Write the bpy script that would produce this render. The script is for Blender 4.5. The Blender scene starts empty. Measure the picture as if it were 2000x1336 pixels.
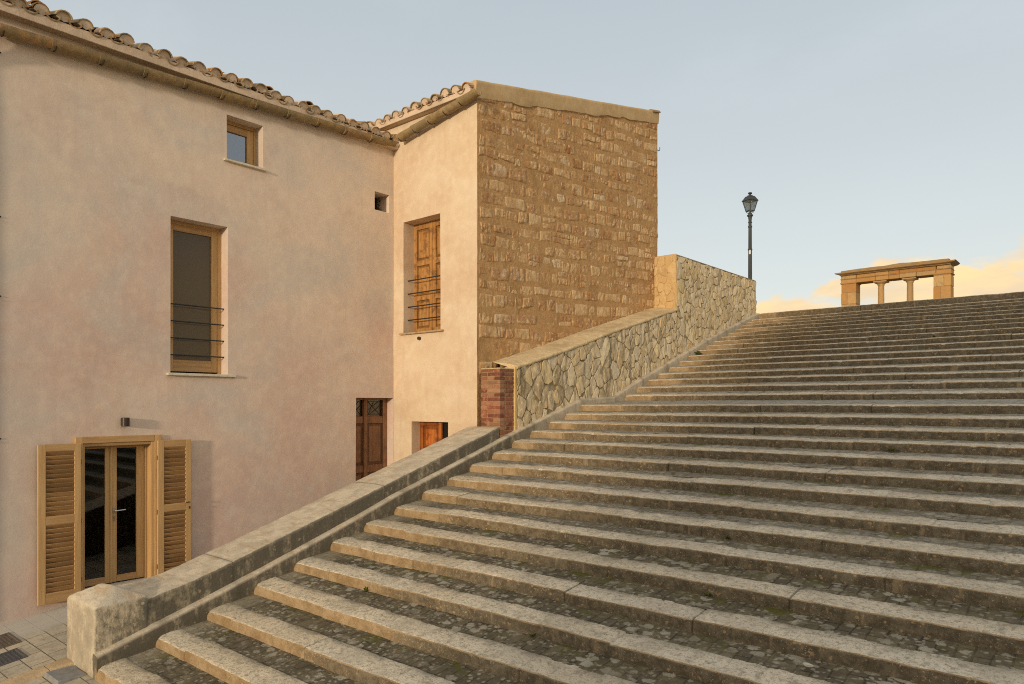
import bpy, bmesh, math, random
import numpy as np
from mathutils import Vector

random.seed(11)
rng = np.random.default_rng(11)
R = math.radians
scene = bpy.context.scene
COL = scene.collection

# ------------------------------------------------------------------ noise
def vn(p, seed=0):
    p = np.asarray(p, float)
    i = np.floor(p).astype(np.int64)
    f = p - i
    f = f * f * (3 - 2 * f)
    def h(a, b, c):
        n = (a * 374761393 + b * 668265263 + c * 2147483647 + seed * 974634777) & 0xffffffff
        n = ((n ^ (n >> 13)) * 1274126177) & 0xffffffff
        n = ((n ^ (n >> 15)) * 2246822519) & 0xffffffff
        return ((n ^ (n >> 16)) & 0xffff) / 65535.0
    x, y, z = i[..., 0], i[..., 1], i[..., 2]
    u, v, w = f[..., 0], f[..., 1], f[..., 2]
    def L(a, b, t): return a + (b - a) * t
    return L(L(L(h(x, y, z), h(x + 1, y, z), u), L(h(x, y + 1, z), h(x + 1, y + 1, z), u), v),
             L(L(h(x, y, z + 1), h(x + 1, y, z + 1), u), L(h(x, y + 1, z + 1), h(x + 1, y + 1, z + 1), u), v), w)

def fbm(p, sc, oct=3, seed=0):
    p = np.asarray(p, float) * sc
    a, s, t = 1.0, 0.0, 0.0
    for o in range(oct):
        s = s + a * (vn(p, seed + o * 17) - .5)
        t += a
        a *= .5
        p = p * 2.03
    return s / t * 2      # about -1..1

def sstep(x, a, b):
    t = np.clip((np.asarray(x, float) - a) / (b - a), 0, 1)
    return t * t * (3 - 2 * t)

# ------------------------------------------------------------------ mesh builder
class MB:
    def __init__(s):
        s.v, s.f, s.m, s.c, s.n = [], [], [], [], 0
    def add(s, verts, faces, mat=0, col=(0, .5, 0)):
        verts = np.asarray(verts, float).reshape(-1, 3)
        c = np.asarray(col, float)
        if c.ndim == 1: c = np.tile(c, (len(verts), 1))
        s.v.append(verts); s.c.append(c.reshape(-1, 3))
        for f in faces: s.f.append(tuple(int(i) + s.n for i in f))
        s.m += [mat] * len(faces)
        s.n += len(verts)
    def grid(s, P, flip=False, mat=0, col=(0, .5, 0), skip=None):
        n, m = P.shape[:2]
        fs = []
        for i in range(n - 1):
            for j in range(m - 1):
                if skip is not None and skip(i, j): continue
                q = (i * m + j, (i + 1) * m + j, (i + 1) * m + j + 1, i * m + j + 1)
                fs.append(q[::-1] if flip else q)
        s.add(P.reshape(-1, 3), fs, mat, col)
    def box(s, x0, x1, y0, y1, z0, z1, b=.004, mat=0, col=(0, .5, 0), rot=None, piv=None):
        lo = np.array([min(x0, x1), min(y0, y1), min(z0, z1)]); hi = np.array([max(x0, x1), max(y0, y1), max(z0, z1)])
        b = min(b, .45 * (hi - lo).min()); c = (lo + hi) / 2; hs = (hi - lo) / 2
        V = []; idx = {}
        for sx in (-1, 1):
            for sy in (-1, 1):
                for sz in (-1, 1):
                    for a in range(3):
                        e = hs - b; e[a] = hs[a]
                        idx[(sx, sy, sz, a)] = len(V); V.append(c + e * np.array([sx, sy, sz]))
        F = []
        for a in range(3):
            o = [k for k in range(3) if k != a]
            for sg in (-1, 1):
                q = []
                for p, r in ((-1, -1), (1, -1), (1, 1), (-1, 1)):
                    t = [0, 0, 0]; t[a] = sg; t[o[0]] = p; t[o[1]] = r
                    q.append(idx[(*t, a)])
                F.append(q)
            for p in (-1, 1):
                for r in (-1, 1):
                    t0 = [0, 0, 0]; t0[o[0]] = p; t0[o[1]] = r
                    ta = list(t0); ta[a] = -1; tb = list(t0); tb[a] = 1
                    F.append([idx[(*ta, o[0])], idx[(*tb, o[0])], idx[(*tb, o[1])], idx[(*ta, o[1])]])
        for sx in (-1, 1):
            for sy in (-1, 1):
                for sz in (-1, 1): F.append([idx[(sx, sy, sz, a)] for a in range(3)])
        V = np.array(V); G = []
        for f in F:
            n = np.cross(V[f[1]] - V[f[0]], V[f[2]] - V[f[0]])
            G.append(f if n @ (V[f].mean(0) - c) > 0 else f[::-1])
        if rot is not None:
            piv = c if piv is None else np.array(piv)
            V = (V - piv) @ np.array(rot).T + piv
        s.add(V, G, mat, col)
    def tube(s, pts, r, n=8, mat=0, col=(0, .5, 0), cap=True):
        pts = [np.array(p, float) for p in pts]
        rs = r if hasattr(r, '__len__') else [r] * len(pts)
        V = []
        for i, p in enumerate(pts):
            d = pts[min(i + 1, len(pts) - 1)] - pts[max(i - 1, 0)]
            d = d / np.linalg.norm(d)
            a = np.array([0, 0, 1.]) if abs(d[2]) < .9 else np.array([1., 0, 0])
            e1 = np.cross(d, a); e1 /= np.linalg.norm(e1); e2 = np.cross(d, e1)
            for k in range(n):
                t = 2 * math.pi * k / n
                V.append(p + rs[i] * (math.cos(t) * e1 + math.sin(t) * e2))
        F = []
        for i in range(len(pts) - 1):
            for k in range(n):
                F.append((i * n + k, i * n + (k + 1) % n, (i + 1) * n + (k + 1) % n, (i + 1) * n + k))
        if cap:
            F.append(tuple(range(n))[::-1]); F.append(tuple((len(pts) - 1) * n + k for k in range(n)))
        s.add(V, F, mat, col)
    def lathe(s, prof, c, n=20, mat=0, col=(0, .5, 0), tw=0):
        V = []; F = []
        for r, z in prof:
            for k in range(n):
                t = 2 * math.pi * k / n + tw
                V.append((c[0] + r * math.cos(t), c[1] + r * math.sin(t), c[2] + z))
        for i in range(len(prof) - 1):
            for k in range(n):
                F.append((i * n + k, i * n + (k + 1) % n, (i + 1) * n + (k + 1) % n, (i + 1) * n + k))
        F.append(tuple(range(n))[::-1]); F.append(tuple((len(prof) - 1) * n + k for k in range(n)))
        s.add(V, F, mat, col)
    def build(s, name, mats, parent=None, smooth=None, loc=None):
        me = bpy.data.meshes.new(name)
        V = np.concatenate(s.v)
        base = Vector((0, 0, 0))
        if parent is not None: base = Vector(parent.get('_w', (0, 0, 0)))
        if loc is not None:
            V = V - np.array(loc)
        me.from_pydata(V.tolist(), [], s.f)
        if not isinstance(mats, (list, tuple)): mats = [mats]
        for m in mats: me.materials.append(m)
        me.polygons.foreach_set('material_index', np.array(s.m, np.int32))
        at = me.attributes.new('mask', 'FLOAT_COLOR', 'POINT')
        C = np.concatenate(s.c); C = np.concatenate([C, np.ones((len(C), 1))], 1)
        at.data.foreach_set('color', C.astype(np.float32).ravel())
        if smooth is not None:
            me.polygons.foreach_set('use_smooth', np.ones(len(me.polygons), bool))
            me.set_sharp_from_angle(angle=R(smooth))
        me.update()
        o = bpy.data.objects.new(name, me); COL.objects.link(o)
        w = Vector(loc) if loc is not None else Vector((0, 0, 0))
        if parent is not None:
            o.parent = parent; o.location = w - base
        else: o.location = w
        o['_w'] = tuple(w)
        return o

def tag(o, label=None, cat=None, group=None, kind=None):
    if label: o['label'] = label
    if cat: o['category'] = cat
    if group: o['group'] = group
    if kind: o['kind'] = kind
    return o

def thing(name, loc, label, cat, group=None):
    o = bpy.data.objects.new(name, None); COL.objects.link(o)
    o.location = loc; o['_w'] = tuple(loc); o.empty_display_size = .2
    return tag(o, label, cat, group)

# ------------------------------------------------------------------ materials
class Mat:
    def __init__(s, name):
        s.m = bpy.data.materials.new(name); s.m.use_nodes = True
        s.t = s.m.node_tree; s.t.nodes.clear()
        s.out = s.t.nodes.new('ShaderNodeOutputMaterial')
        s.b = s.t.nodes.new('ShaderNodeBsdfPrincipled')
        s.t.links.new(s.b.outputs[0], s.out.inputs[0])
        s.co = s.t.nodes.new('ShaderNodeTexCoord').outputs['Object']
        s._at = None; s._h = None
    def N(s, t): return s.t.nodes.new(t)
    def S(s, sock, v):
        if isinstance(v, bpy.types.NodeSocket): s.t.links.new(v, sock)
        elif isinstance(v, (tuple, list)):
            sock.default_value = tuple(v) + (1,) if (len(v) == 3 and sock.type == 'RGBA') else tuple(v)
        else: sock.default_value = v
    def mp(s, sc=(1, 1, 1), vec=None, loc=(0, 0, 0), rot=(0, 0, 0)):
        n = s.N('ShaderNodeMapping'); s.S(n.inputs['Vector'], vec or s.co)
        n.inputs['Scale'].default_value = sc; n.inputs['Location'].default_value = loc; n.inputs['Rotation'].default_value = rot
        return n.outputs[0]
    def noise(s, sc, det=4, ro=.55, vec=None, dist=0):
        n = s.N('ShaderNodeTexNoise'); s.S(n.inputs['Vector'], vec or s.co)
        n.inputs['Scale'].default_value = sc; n.inputs['Detail'].default_value = det
        n.inputs['Roughness'].default_value = ro; n.inputs['Distortion'].default_value = dist
        return n.outputs[0]
    def vor(s, sc, feat='F1', out='Distance', vec=None, rnd=1):
        n = s.N('ShaderNodeTexVoronoi'); n.feature = feat; s.S(n.inputs['Vector'], vec or s.co)
        n.inputs['Scale'].default_value = sc; n.inputs['Randomness'].default_value = rnd
        return n.outputs[out]
    def ramp(s, fac, stops):
        n = s.N('ShaderNodeValToRGB'); s.S(n.inputs[0], fac)
        e = n.color_ramp.elements
        while len(e) < len(stops): e.new(.5)
        for el, (p, c) in zip(e, stops): el.position = p; el.color = tuple(c) + (1,)
        return n.outputs[0]
    def mix(s, fac, a, b, mode='MIX'):
        n = s.N('ShaderNodeMix'); n.data_type = 'RGBA'; n.blend_type = mode
        s.S(n.inputs[0], fac); s.S(n.inputs[6], a); s.S(n.inputs[7], b)
        return n.outputs[2]
    def math(s, op, a, b=0.0, clamp=False):
        n = s.N('ShaderNodeMath'); n.operation = op; n.use_clamp = clamp
        s.S(n.inputs[0], a); s.S(n.inputs[1], b); return n.outputs[0]
    def mr(s, v, a, b, c=0.0, d=1.0):
        n = s.N('ShaderNodeMapRange'); n.interpolation_type = 'SMOOTHSTEP'
        s.S(n.inputs[0], v)
        for i, x in zip((1, 2, 3, 4), (a, b, c, d)): n.inputs[i].default_value = x
        return n.outputs[0]
    def at(s, ch):
        if s._at is None:
            a = s.N('ShaderNodeAttribute'); a.attribute_name = 'mask'
            q = s.N('ShaderNodeSeparateColor'); s.t.links.new(a.outputs['Color'], q.inputs[0]); s._at = q
        return s._at.outputs[ch]
    def xyz(s, ch, vec=None):
        q = s.N('ShaderNodeSeparateXYZ'); s.S(q.inputs[0], vec or s.co); return q.outputs[ch]
    def bump(s, h, st=.5, d=.01):
        n = s.N('ShaderNodeBump'); n.inputs['Strength'].default_value = st; n.inputs['Distance'].default_value = d
        s.S(n.inputs['Height'], h)
        if s._h is not None: s.t.links.new(s._h, n.inputs['Normal'])
        s._h = n.outputs[0]; s.t.links.new(s._h, s.b.inputs['Normal'])
    def fin(s, col, ro=.9, spec=.25, metal=0):
        s.S(s.b.inputs['Base Color'], col); s.S(s.b.inputs['Roughness'], ro)
        s.S(s.b.inputs['Specular IOR Level'], spec); s.b.inputs['Metallic'].default_value = metal
        return s.m

def mat_plaster(name, c_main, c_alt, c_cool, c_dark, zlo, zhi, seed, left=False):
    m = Mat(name)
    v = m.mp((1, 1, 1), loc=(seed, seed * 2.1, 0))
    big = m.noise(.42, 3, .5, v); mid = m.noise(1.5, 5, .6, v, .6); sm = m.noise(7, 5, .65, v)
    z = m.mr(m.xyz('Z'), zlo, zhi)
    f1 = m.math('ADD', big, m.math('MULTIPLY', m.math('SUBTRACT', .5, z), .32))
    c = m.mix(m.mr(f1, .36, .64), c_main, c_alt)
    c = m.mix(m.math('MULTIPLY', m.mr(m.noise(.55, 4, .55, m.mp((1, 1, 1.5), loc=(3 + seed, 9, 4)), .8), .42, .68), .8), c, c_cool)
    c = m.mix(m.math('MULTIPLY', m.mr(mid, .48, .70), .34), c, c_dark)
    c = m.mix(m.math('MULTIPLY', m.mr(m.noise(3.2, 5, .65, m.mp((1, 1, .6), loc=(seed, 2, 2)), .5), .50, .66), .26), c, c_cool)
    c = m.mix(m.math('MULTIPLY', m.mr(sm, .40, .70), .22), c, (.86, .74, .58))
    if left: c = m.mix(m.math('MULTIPLY', m.mr(m.math('ADD', m.xyz('Y'), m.math('MULTIPLY', big, 2.2)), 4.6, 2.6), .55), c, (.50, .465, .425))  # greyer toward the left end: duller light there painted into the plaster colour
    st = m.noise(2.2, 5, .65, m.mp((4, 4, .35), loc=(seed, 1, 7)))
    c = m.mix(m.math('MULTIPLY', m.mr(st, .52, .74), .22), c, c_dark)
    fine = m.noise(60, 3, .6)
    c = m.mix(m.math('MULTIPLY', fine, .12), c, c_dark)
    m.bump(m.noise(4, 5, .6, v), .5, .012); m.bump(m.noise(35, 4, .6), .25, .004)
    return m.fin(c, .93, .15)

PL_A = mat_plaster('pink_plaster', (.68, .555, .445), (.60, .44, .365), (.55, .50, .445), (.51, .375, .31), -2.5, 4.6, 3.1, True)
PL_B = mat_plaster('peach_plaster', (.645, .51, .345), (.60, .46, .32), (.67, .565, .42), (.50, .345, .215), -2.5, 9, 12.7)

def mat_stone(name, cols, joint, spot=None, bs=.5, nsc=9, dirt=.5):
    """stone with a tint per block (mask G) and dirty joints (mask R)"""
    m = Mat(name)
    c = m.ramp(m.at('Green'), [(i / max(1, len(cols) - 1), q) for i, q in enumerate(cols)])
    n = m.noise(nsc, 6, .65); n2 = m.noise(nsc * 4.5, 4, .65)
    c = m.mix(m.mr(n, .35, .7), m.mix(.25, c, joint), c)
    c = m.mix(m.math('MULTIPLY', m.mr(n2, .5, .75), dirt), c, tuple(x * .5 for x in cols[0]))
    if spot: c = m.mix(m.math('MULTIPLY', m.mr(m.noise(nsc * 1.7, 5, .7, m.mp((1, 1, 1), loc=(5, 1, 2))), .53, .66), .8), c, spot)
    c = m.mix(m.at('Red'), c, joint)
    m.bump(n, bs, .02); m.bump(n2, bs * .7, .008)
    return m, c

_m, _c = mat_stone('ashlar_stone', [(.32, .155, .065), (.49, .28, .12), (.66, .465, .255), (.57, .36, .17), (.42, .225, .11), (.66, .50, .31)], (.39, .225, .095), (.70, .57, .39), .9, 9, .45)
_c = _m.mix(_m.math('MULTIPLY', _m.mr(_m.math('ADD', _m.math('MULTIPLY', _m.noise(1.4, 4, .6, _m.mp(loc=(3, 3, 3))), .7), _m.math('MULTIPLY', _m.noise(12, 5, .7, _m.mp(loc=(1, 6, 3))), .5)), .62, .76), .4), _c, (.46, .28, .13))
_c = _m.mix(_m.math('MULTIPLY', _m.mr(_m.noise(.9, 5, .65, _m.mp(loc=(5, 2, 8))), .52, .66), .4), _c, (.33, .17, .07))
ASHLAR = _m.fin(_c, .92, .15)
_m, _c = mat_stone('rubble_stone', [(.42, .33, .195), (.62, .50, .32), (.73, .62, .43), (.56, .42, .23), (.60, .52, .38), (.70, .55, .30)], (.24, .18, .105), (.70, .63, .48), .7, 9, .3)
stk = _m.noise(1.5, 5, .68, _m.mp((1, 3.4, .5), loc=(2, 3, 1)))
yfall = _m.mr(_m.xyz('Y'), 14.6, 11.5)
_c = _m.mix(_m.math('MULTIPLY', _m.math('MULTIPLY', _m.mr(stk, .52, .64), yfall), .72), _c, (.14, .115, .075))
RUBBLE = _m.fin(_c, .93, .15)
_m, _c = mat_stone('ochre_stone', [(.54, .36, .165), (.60, .43, .22), (.48, .32, .15)], (.53, .365, .175), (.60, .47, .28), .7, 8, .3)
OCHRE = _m.fin(_c, .92, .15)
_m, _c = mat_stone('portico_stone', [(.50, .30, .115), (.42, .20, .06), (.50, .34, .16), (.38, .25, .125)], (.27, .165, .075), (.30, .22, .12), .9, 3.2, .55)
PORTICO = _m.fin(_c, .93, .15)

_m, _c = mat_stone('portico_cornice', [(.34, .21, .09), (.27, .185, .10), (.40, .25, .11)], (.17, .115, .06), (.24, .19, .12), .9, 3.5, .6)
PORTICO_T = _m.fin(_c, .95, .1)
# mortars
def mat_mortar(name, c1, c2, sc=9, bs=.6):
    m = Mat(name)
    n = m.noise(sc, 6, .68); n2 = m.noise(sc * .18, 4, .6)
    c = m.mix(m.mr(n, .3, .7), c1, c2)
    c = m.mix(m.math('MULTIPLY', m.mr(n2, .45, .7), .6), c, tuple(x * .72 for x in c1))
    c = m.mix(m.at('Red'), c, tuple(x * .35 for x in c1))
    m.bump(n, bs, .02); m.bump(m.noise(sc * 6, 3, .6), bs * .6, .005)
    return m.fin(c, .95, .1)
EAVE = mat_mortar('eave_mortar', (.56, .43, .315), (.63, .50, .37), 8, .5)
MORTAR_A = mat_mortar('ashlar_mortar', (.41, .24, .105), (.52, .325, .155), 14, .8)
MORTAR_R = mat_mortar('rubble_mortar', (.22, .175, .11), (.40, .325, .21), 12)
VERGE = mat_mortar('verge_render', (.47, .325, .165), (.56, .41, .235), 5, .4)
COPING = mat_mortar('coping_mortar', (.54, .405, .225), (.70, .55, .33), 13, .9)
MORTAR_Y = mat_mortar('yellow_mortar', (.58, .40, .15), (.62, .47, .24), 10, .5)

# stair stone: R joint dirt, G block tint, B 1 on risers / 0 on tops
def mat_step():
    m = Mat('step_limestone')
    x = m.xyz('X')
    n = m.noise(5, 6, .65); nf = m.noise(38, 5, .7); nm = m.noise(14, 5, .68, m.mp(loc=(3, 7, 1)))
    top = m.ramp(m.at('Green'), [(0, (.60, .49, .335)), (.5, (.72, .61, .435)), (1, (.68, .595, .45))])
    grey = m.math('MULTIPLY', m.mr(m.math('ADD', x, m.math('MULTIPLY', n, 2.5)), -5.6, -1.5), .5)
    top = m.mix(grey, top, (.60, .545, .445))
    top = m.mix(m.math('MULTIPLY', m.mr(n, .48, .66), .42), top, (.36, .31, .23))
    top = m.mix(m.math('MULTIPLY', m.mr(nf, .51, .64), .55), top, (.22, .185, .135))
    top = m.mix(m.math('MULTIPLY', m.mr(m.noise(20, 5, .7, m.mp((1, 1, 1), loc=(9, 9, 3))), .50, .62), .55), top, (.22, .185, .13))
    top = m.mix(m.math('MULTIPLY', m.mr(m.noise(1.6, 5, .65, m.mp(loc=(2, 6, 3))), .46, .66), .4), top, (.38, .33, .25))
    top = m.mix(m.math('MULTIPLY', m.mr(nm, .60, .68), .7), top, (.62, .57, .46))
    clean = m.mix(m.mr(n, .35, .65), (.26, .175, .09), (.38, .28, .165))
    dark = m.mix(m.mr(nm, .35, .65), (.125, .093, .055), (.22, .165, .098))
    dgrey = m.mix(m.mr(nm, .35, .65), (.098, .083, .060), (.18, .152, .108))
    dk = m.mix(m.mr(m.math('ADD', x, m.math('MULTIPLY', n, 2.2)), -5.6, -2.6), dark, dgrey)
    # lichen blotches on the dark crust, more of them near the foot
    sp = m.vor(13, vec=m.mp((1, 1, 1.25), loc=(1, 5, 2)))
    spm = m.math('MULTIPLY', m.mr(m.math('ADD', sp, m.math('MULTIPLY', nf, .35)), .40, .30), m.mr(m.noise(2.6, 3, .6), .44, .60))
    dk = m.mix(m.math('MULTIPLY', spm, .85), dk, (.42, .285, .14))
    dk = m.mix(m.math('MULTIPLY', m.mr(m.noise(22, 4, .7, m.mp(loc=(8, 2, 5))), .60, .68), .7), dk, (.40, .29, .165))
    dk = m.mix(m.math('MULTIPLY', m.mr(m.noise(5, 3, .6, m.mp((1.6, 1, .35), loc=(4, 4, 4))), .60, .72), .55), dk, (.36, .27, .17))
    sb = m.at('Blue')             # 0 top, .5 clean riser, 1 crusted riser
    ris = m.mix(m.mr(m.math('ADD', sb, m.math('MULTIPLY', m.math('SUBTRACT', nm, .5), .9)), .60, .86), clean, dk)
    c = m.mix(m.mr(m.math('ADD', sb, m.math('MULTIPLY', m.math('ADD', m.math('MULTIPLY', m.math('SUBTRACT', nf, .5), .9), m.math('MULTIPLY', m.math('SUBTRACT', nm, .5), .5)))), .17, .33), top, ris)
    c = m.mix(m.math('MULTIPLY', m.mr(m.noise(95, 3, .6), .56, .66), .55), c, (.075, .06, .04))
    c = m.mix(m.math('MULTIPLY', m.mr(m.noise(70, 3, .6, m.mp(loc=(4, 3, 8))), .62, .70), .6), c, (.55, .48, .36))
    c = m.mix(m.at('Red'), c, (.075, .062, .038))
    m.bump(n, .4, .02); m.bump(nm, .6, .014); m.bump(nf, .6, .006)
    return m.fin(c, .93, .15)
STEP = mat_step()

def mat_pave():
    m = Mat('step_paving')
    v = m.mp((1, 1, 1))
    wob = m.N('ShaderNodeVectorMath'); wob.operation = 'ADD'
    nz = m.N('ShaderNodeTexNoise'); nz.inputs['Scale'].default_value = 6; m.t.links.new(m.co, nz.inputs['Vector'])
    sc = m.N('ShaderNodeVectorMath'); sc.operation = 'SCALE'; sc.inputs['Scale'].default_value = .035
    m.t.links.new(nz.outputs['Color'], sc.inputs[0]); m.t.links.new(m.co, wob.inputs[0]); m.t.links.new(sc.outputs[0], wob.inputs[1])
    br = m.N('ShaderNodeTexBrick'); m.t.links.new(wob.outputs[0], br.inputs['Vector'])
    rot = m.mp((1, 1, 1), vec=wob.outputs[0], rot=(0, 0, R(90))); m.t.links.new(rot, br.inputs['Vector'])
    br.inputs['Scale'].default_value = 1; br.inputs['Brick Width'].default_value = .21; br.inputs['Row Height'].default_value = .105
    br.inputs['Mortar Size'].default_value = .007; br.inputs['Mortar Smooth'].default_value = .5
    br.inputs['Color1'].default_value = (.095, .079, .052, 1); br.inputs['Color2'].default_value = (.125, .104, .07, 1); br.inputs['Mortar'].default_value = (.05, .043, .028, 1)
    x = m.xyz('X')
    n = m.noise(4, 5, .65); nf = m.noise(30, 4, .65); nm = m.noise(12, 5, .7, m.mp(loc=(2, 2, 9)))
    c = br.outputs['Color']
    c = m.mix(m.math('MULTIPLY', m.mr(n, .4, .65), .6), c, (.20, .165, .095))
    c = m.mix(m.math('MULTIPLY', m.mr(nf, .45, .7), .5), c, (.07, .062, .042))
    # pale lichen plates
    vo = m.vor(7.5, vec=m.mp((1, 1.15, 1), loc=(.3, .7, 0)))
    pl = m.mr(m.math('ADD', vo, m.math('MULTIPLY', m.math('SUBTRACT', nm, .5), 1.3)), .40, .30)
    dens = m.mr(m.noise(1.5, 4, .6, m.mp(loc=(6, 1, 3))), .38, .58)
    vo2 = m.vor(17, vec=m.mp((1, 1.1, 1), loc=(3.3, 1.7, 0)))
    pl2 = m.mr(m.math('ADD', vo2, m.math('MULTIPLY', m.math('SUBTRACT', nf, .5), 1.1)), .36, .20)
    pl = m.math('ADD', m.math('MULTIPLY', pl, dens), m.math('MULTIPLY', pl2, .75), True)
    c = m.mix(m.math('MULTIPLY', pl, m.mr(m.noise(3.1, 3, .6, m.mp(loc=(7, 7, 1))), .3, .7, .35, .95)), c, m.mix(nf, (.30, .275, .21), (.52, .48, .39)))
    up = m.math('MULTIPLY', m.at('Green'), m.mr(nm, .30, .62))   # landing and upper flights are paler
    c = m.mix(up, c, m.mix(nf, (.33, .31, .265), (.46, .43, .36)))
    moss = m.math('MULTIPLY', m.at('Blue'), m.mr(m.noise(3.2, 4, .65, m.mp(loc=(1, 8, 2))), .55, .66))
    c = m.mix(moss, c, m.mix(nf, (.055, .062, .012), (.14, .13, .03)))
    edge = m.math('MULTIPLY', m.mr(x, -6.85, -7.2), m.mr(nm, .2, .5))
    c = m.mix(m.math('MULTIPLY', edge, .7), c, (.30, .255, .175))
    m.bump(br.outputs['Fac'], .6, -.01); m.bump(nm, .6, .02); m.bump(nf, .5, .008)
    return m.fin(c, .92, .2)
PAVE = mat_pave()

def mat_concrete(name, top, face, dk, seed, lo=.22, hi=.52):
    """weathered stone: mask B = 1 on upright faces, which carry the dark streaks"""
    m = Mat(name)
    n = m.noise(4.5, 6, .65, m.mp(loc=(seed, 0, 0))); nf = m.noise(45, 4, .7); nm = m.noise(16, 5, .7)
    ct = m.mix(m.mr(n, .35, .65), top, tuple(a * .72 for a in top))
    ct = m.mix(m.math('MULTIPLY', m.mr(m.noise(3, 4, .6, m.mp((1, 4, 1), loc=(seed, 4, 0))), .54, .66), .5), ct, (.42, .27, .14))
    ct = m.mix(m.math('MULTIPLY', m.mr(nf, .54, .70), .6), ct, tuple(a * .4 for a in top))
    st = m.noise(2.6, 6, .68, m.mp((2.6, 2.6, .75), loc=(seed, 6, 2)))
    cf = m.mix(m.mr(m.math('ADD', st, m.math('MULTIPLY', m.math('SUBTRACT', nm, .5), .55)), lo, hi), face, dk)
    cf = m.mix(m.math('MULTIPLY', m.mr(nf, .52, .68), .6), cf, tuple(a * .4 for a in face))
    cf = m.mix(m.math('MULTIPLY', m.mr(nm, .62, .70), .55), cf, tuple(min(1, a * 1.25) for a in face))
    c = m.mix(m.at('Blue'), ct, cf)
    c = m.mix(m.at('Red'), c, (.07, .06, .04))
    m.bump(n, .35, .02); m.bump(nm, .45, .012); m.bump(nf, .5, .006)
    return m.fin(c, .93, .15)
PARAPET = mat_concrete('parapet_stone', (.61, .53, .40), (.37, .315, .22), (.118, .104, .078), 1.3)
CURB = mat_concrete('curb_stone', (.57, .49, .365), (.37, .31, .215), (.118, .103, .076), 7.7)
NEWEL = mat_concrete('newel_stone', (.62, .54, .41), (.54, .455, .325), (.17, .15, .112), 4.4, .32, .56)

def mat_tile(name, cols, lich, amt):
    m = Mat(name)
    c = m.ramp(m.at('Green'), [(i / (len(cols) - 1), q) for i, q in enumerate(cols)])
    n = m.noise(11, 5, .65); nf = m.noise(60, 4, .65)
    c = m.mix(m.math('MULTIPLY', m.mr(n, .40, .62), amt), c, lich)
    c = m.mix(m.math('MULTIPLY', m.mr(nf, .5, .7), .5), c, (.09, .065, .04))
    m.bump(n, .4, .01); m.bump(nf, .5, .004)
    return m.fin(c, .9, .2)
TILE = mat_tile('clay_tile', [(.38, .225, .10), (.34, .24, .125), (.30, .22, .125), (.50, .25, .08), (.37, .26, .14), (.46, .335, .18)], (.22, .175, .10), .65)
GUTTER = mat_tile('gutter_clay', [(.30, .205, .095), (.38, .26, .12), (.27, .20, .11), (.40, .245, .11), (.33, .25, .14)], (.20, .165, .095), .7)

def mat_brick():
    m = Mat('red_brick')
    c = m.ramp(m.at('Green'), [(0, (.135, .048, .03)), (.35, (.21, .074, .042)), (.7, (.28, .108, .058)), (1, (.31, .155, .09))])
    n = m.noise(14, 5, .6); nf = m.noise(70, 4, .6)
    c = m.mix(m.math('MULTIPLY', m.mr(n, .45, .7), .5), c, (.50, .235, .13))
    c = m.mix(m.math('MULTIPLY', m.mr(nf, .55, .7), .5), c, (.15, .05, .035))
    c = m.mix(m.at('Red'), c, (.44, .33, .2))
    m.bump(nf, .5, .004); m.bump(n, .3, .006)
    return m.fin(c, .85, .25)
BRICK = mat_brick()
BRICKM = mat_mortar('brick_mortar', (.28, .17, .095), (.38, .25, .145), 20, .5)

def mat_wood(name, c1, c2, axis, ro=.55, wear=0.0, wc=(.2, .1, .05)):
    m = Mat(name)
    s = [9, 9, 9]; s[axis] = .55
    v = m.mp(tuple(s))
    n = m.noise(3.0, 5, .6, v, .4); nf = m.noise(11, 4, .6, v)
    c = m.mix(m.mr(n, .34, .66), c1, c2)
    c = m.mix(m.math('MULTIPLY', m.mr(nf, .5, .72), .22), c, tuple(a * .6 for a in c1))
    c = m.mix(m.math('MULTIPLY', m.math('SUBTRACT', m.at('Green'), .5), 1.3, True), c, tuple(a * .55 for a in c1))
    if wear:
        c = m.mix(m.math('MULTIPLY', m.mr(m.noise(7, 5, .7), .48, .62), wear), c, wc)
    c = m.mix(m.at('Red'), c, tuple(a * .25 for a in c1))
    m.bump(nf, .2, .003)
    return m.fin(c, ro, .3)
OAK_V = mat_wood('oak_upright', (.46, .28, .118), (.55, .355, .16), 2)
OAK_H = mat_wood('oak_level', (.40, .235, .10), (.50, .31, .14), 1)
OAK_S = mat_wood('oak_slats', (.30, .165, .066), (.43, .255, .11), 1)
OLDW = mat_wood('old_shutter_wood', (.34, .155, .042), (.47, .25, .08), 2, .6, .65, (.14, .065, .025))
ORNW = mat_wood('orange_door_wood', (.40, .105, .02), (.50, .18, .04), 2, .45, .75, (.15, .045, .018))
BRNW = mat_wood('brown_door_wood', (.205, .10, .05), (.28, .14, .068), 2, .6, .4, (.11, .058, .035))

def simple(name, c, ro=.6, metal=0, spec=.3, nz=0.0, nsc=30):
    m = Mat(name)
    if nz:
        n = m.noise(nsc, 5, .65)
        col = m.mix(m.math('MULTIPLY', m.mr(n, .4, .7), nz), c, tuple(a * .45 for a in c)); m.bump(n, .3, .004)
    else: col = c
    return m.fin(col, ro, spec, metal)
IRON = simple('black_iron', (.022, .022, .022), .5, 0, .4, .5)
LAMPM = simple('lamp_paint', (.03, .036, .034), .45, 0, .45, .3, 18)
BRONZE = simple('dark_bronze', (.045, .035, .03), .4, .3, .4)
STEEL = simple('brushed_steel', (.55, .54, .52), .3, 1)
BRASS = simple('worn_brass', (.10, .075, .045), .4, .8)
SILL = simple('sill_marble', (.62, .565, .455), .6, 0, .3, .3, 14)
SILLT = simple('sill_terracotta', (.46, .32, .18), .8, 0, .2, .6, 16)
DARK = simple('dark_interior', (.012, .010, .008), .9)
BLIND = simple('brown_blind', (.125, .092, .055), .9, 0, .1, .12, 160)
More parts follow.
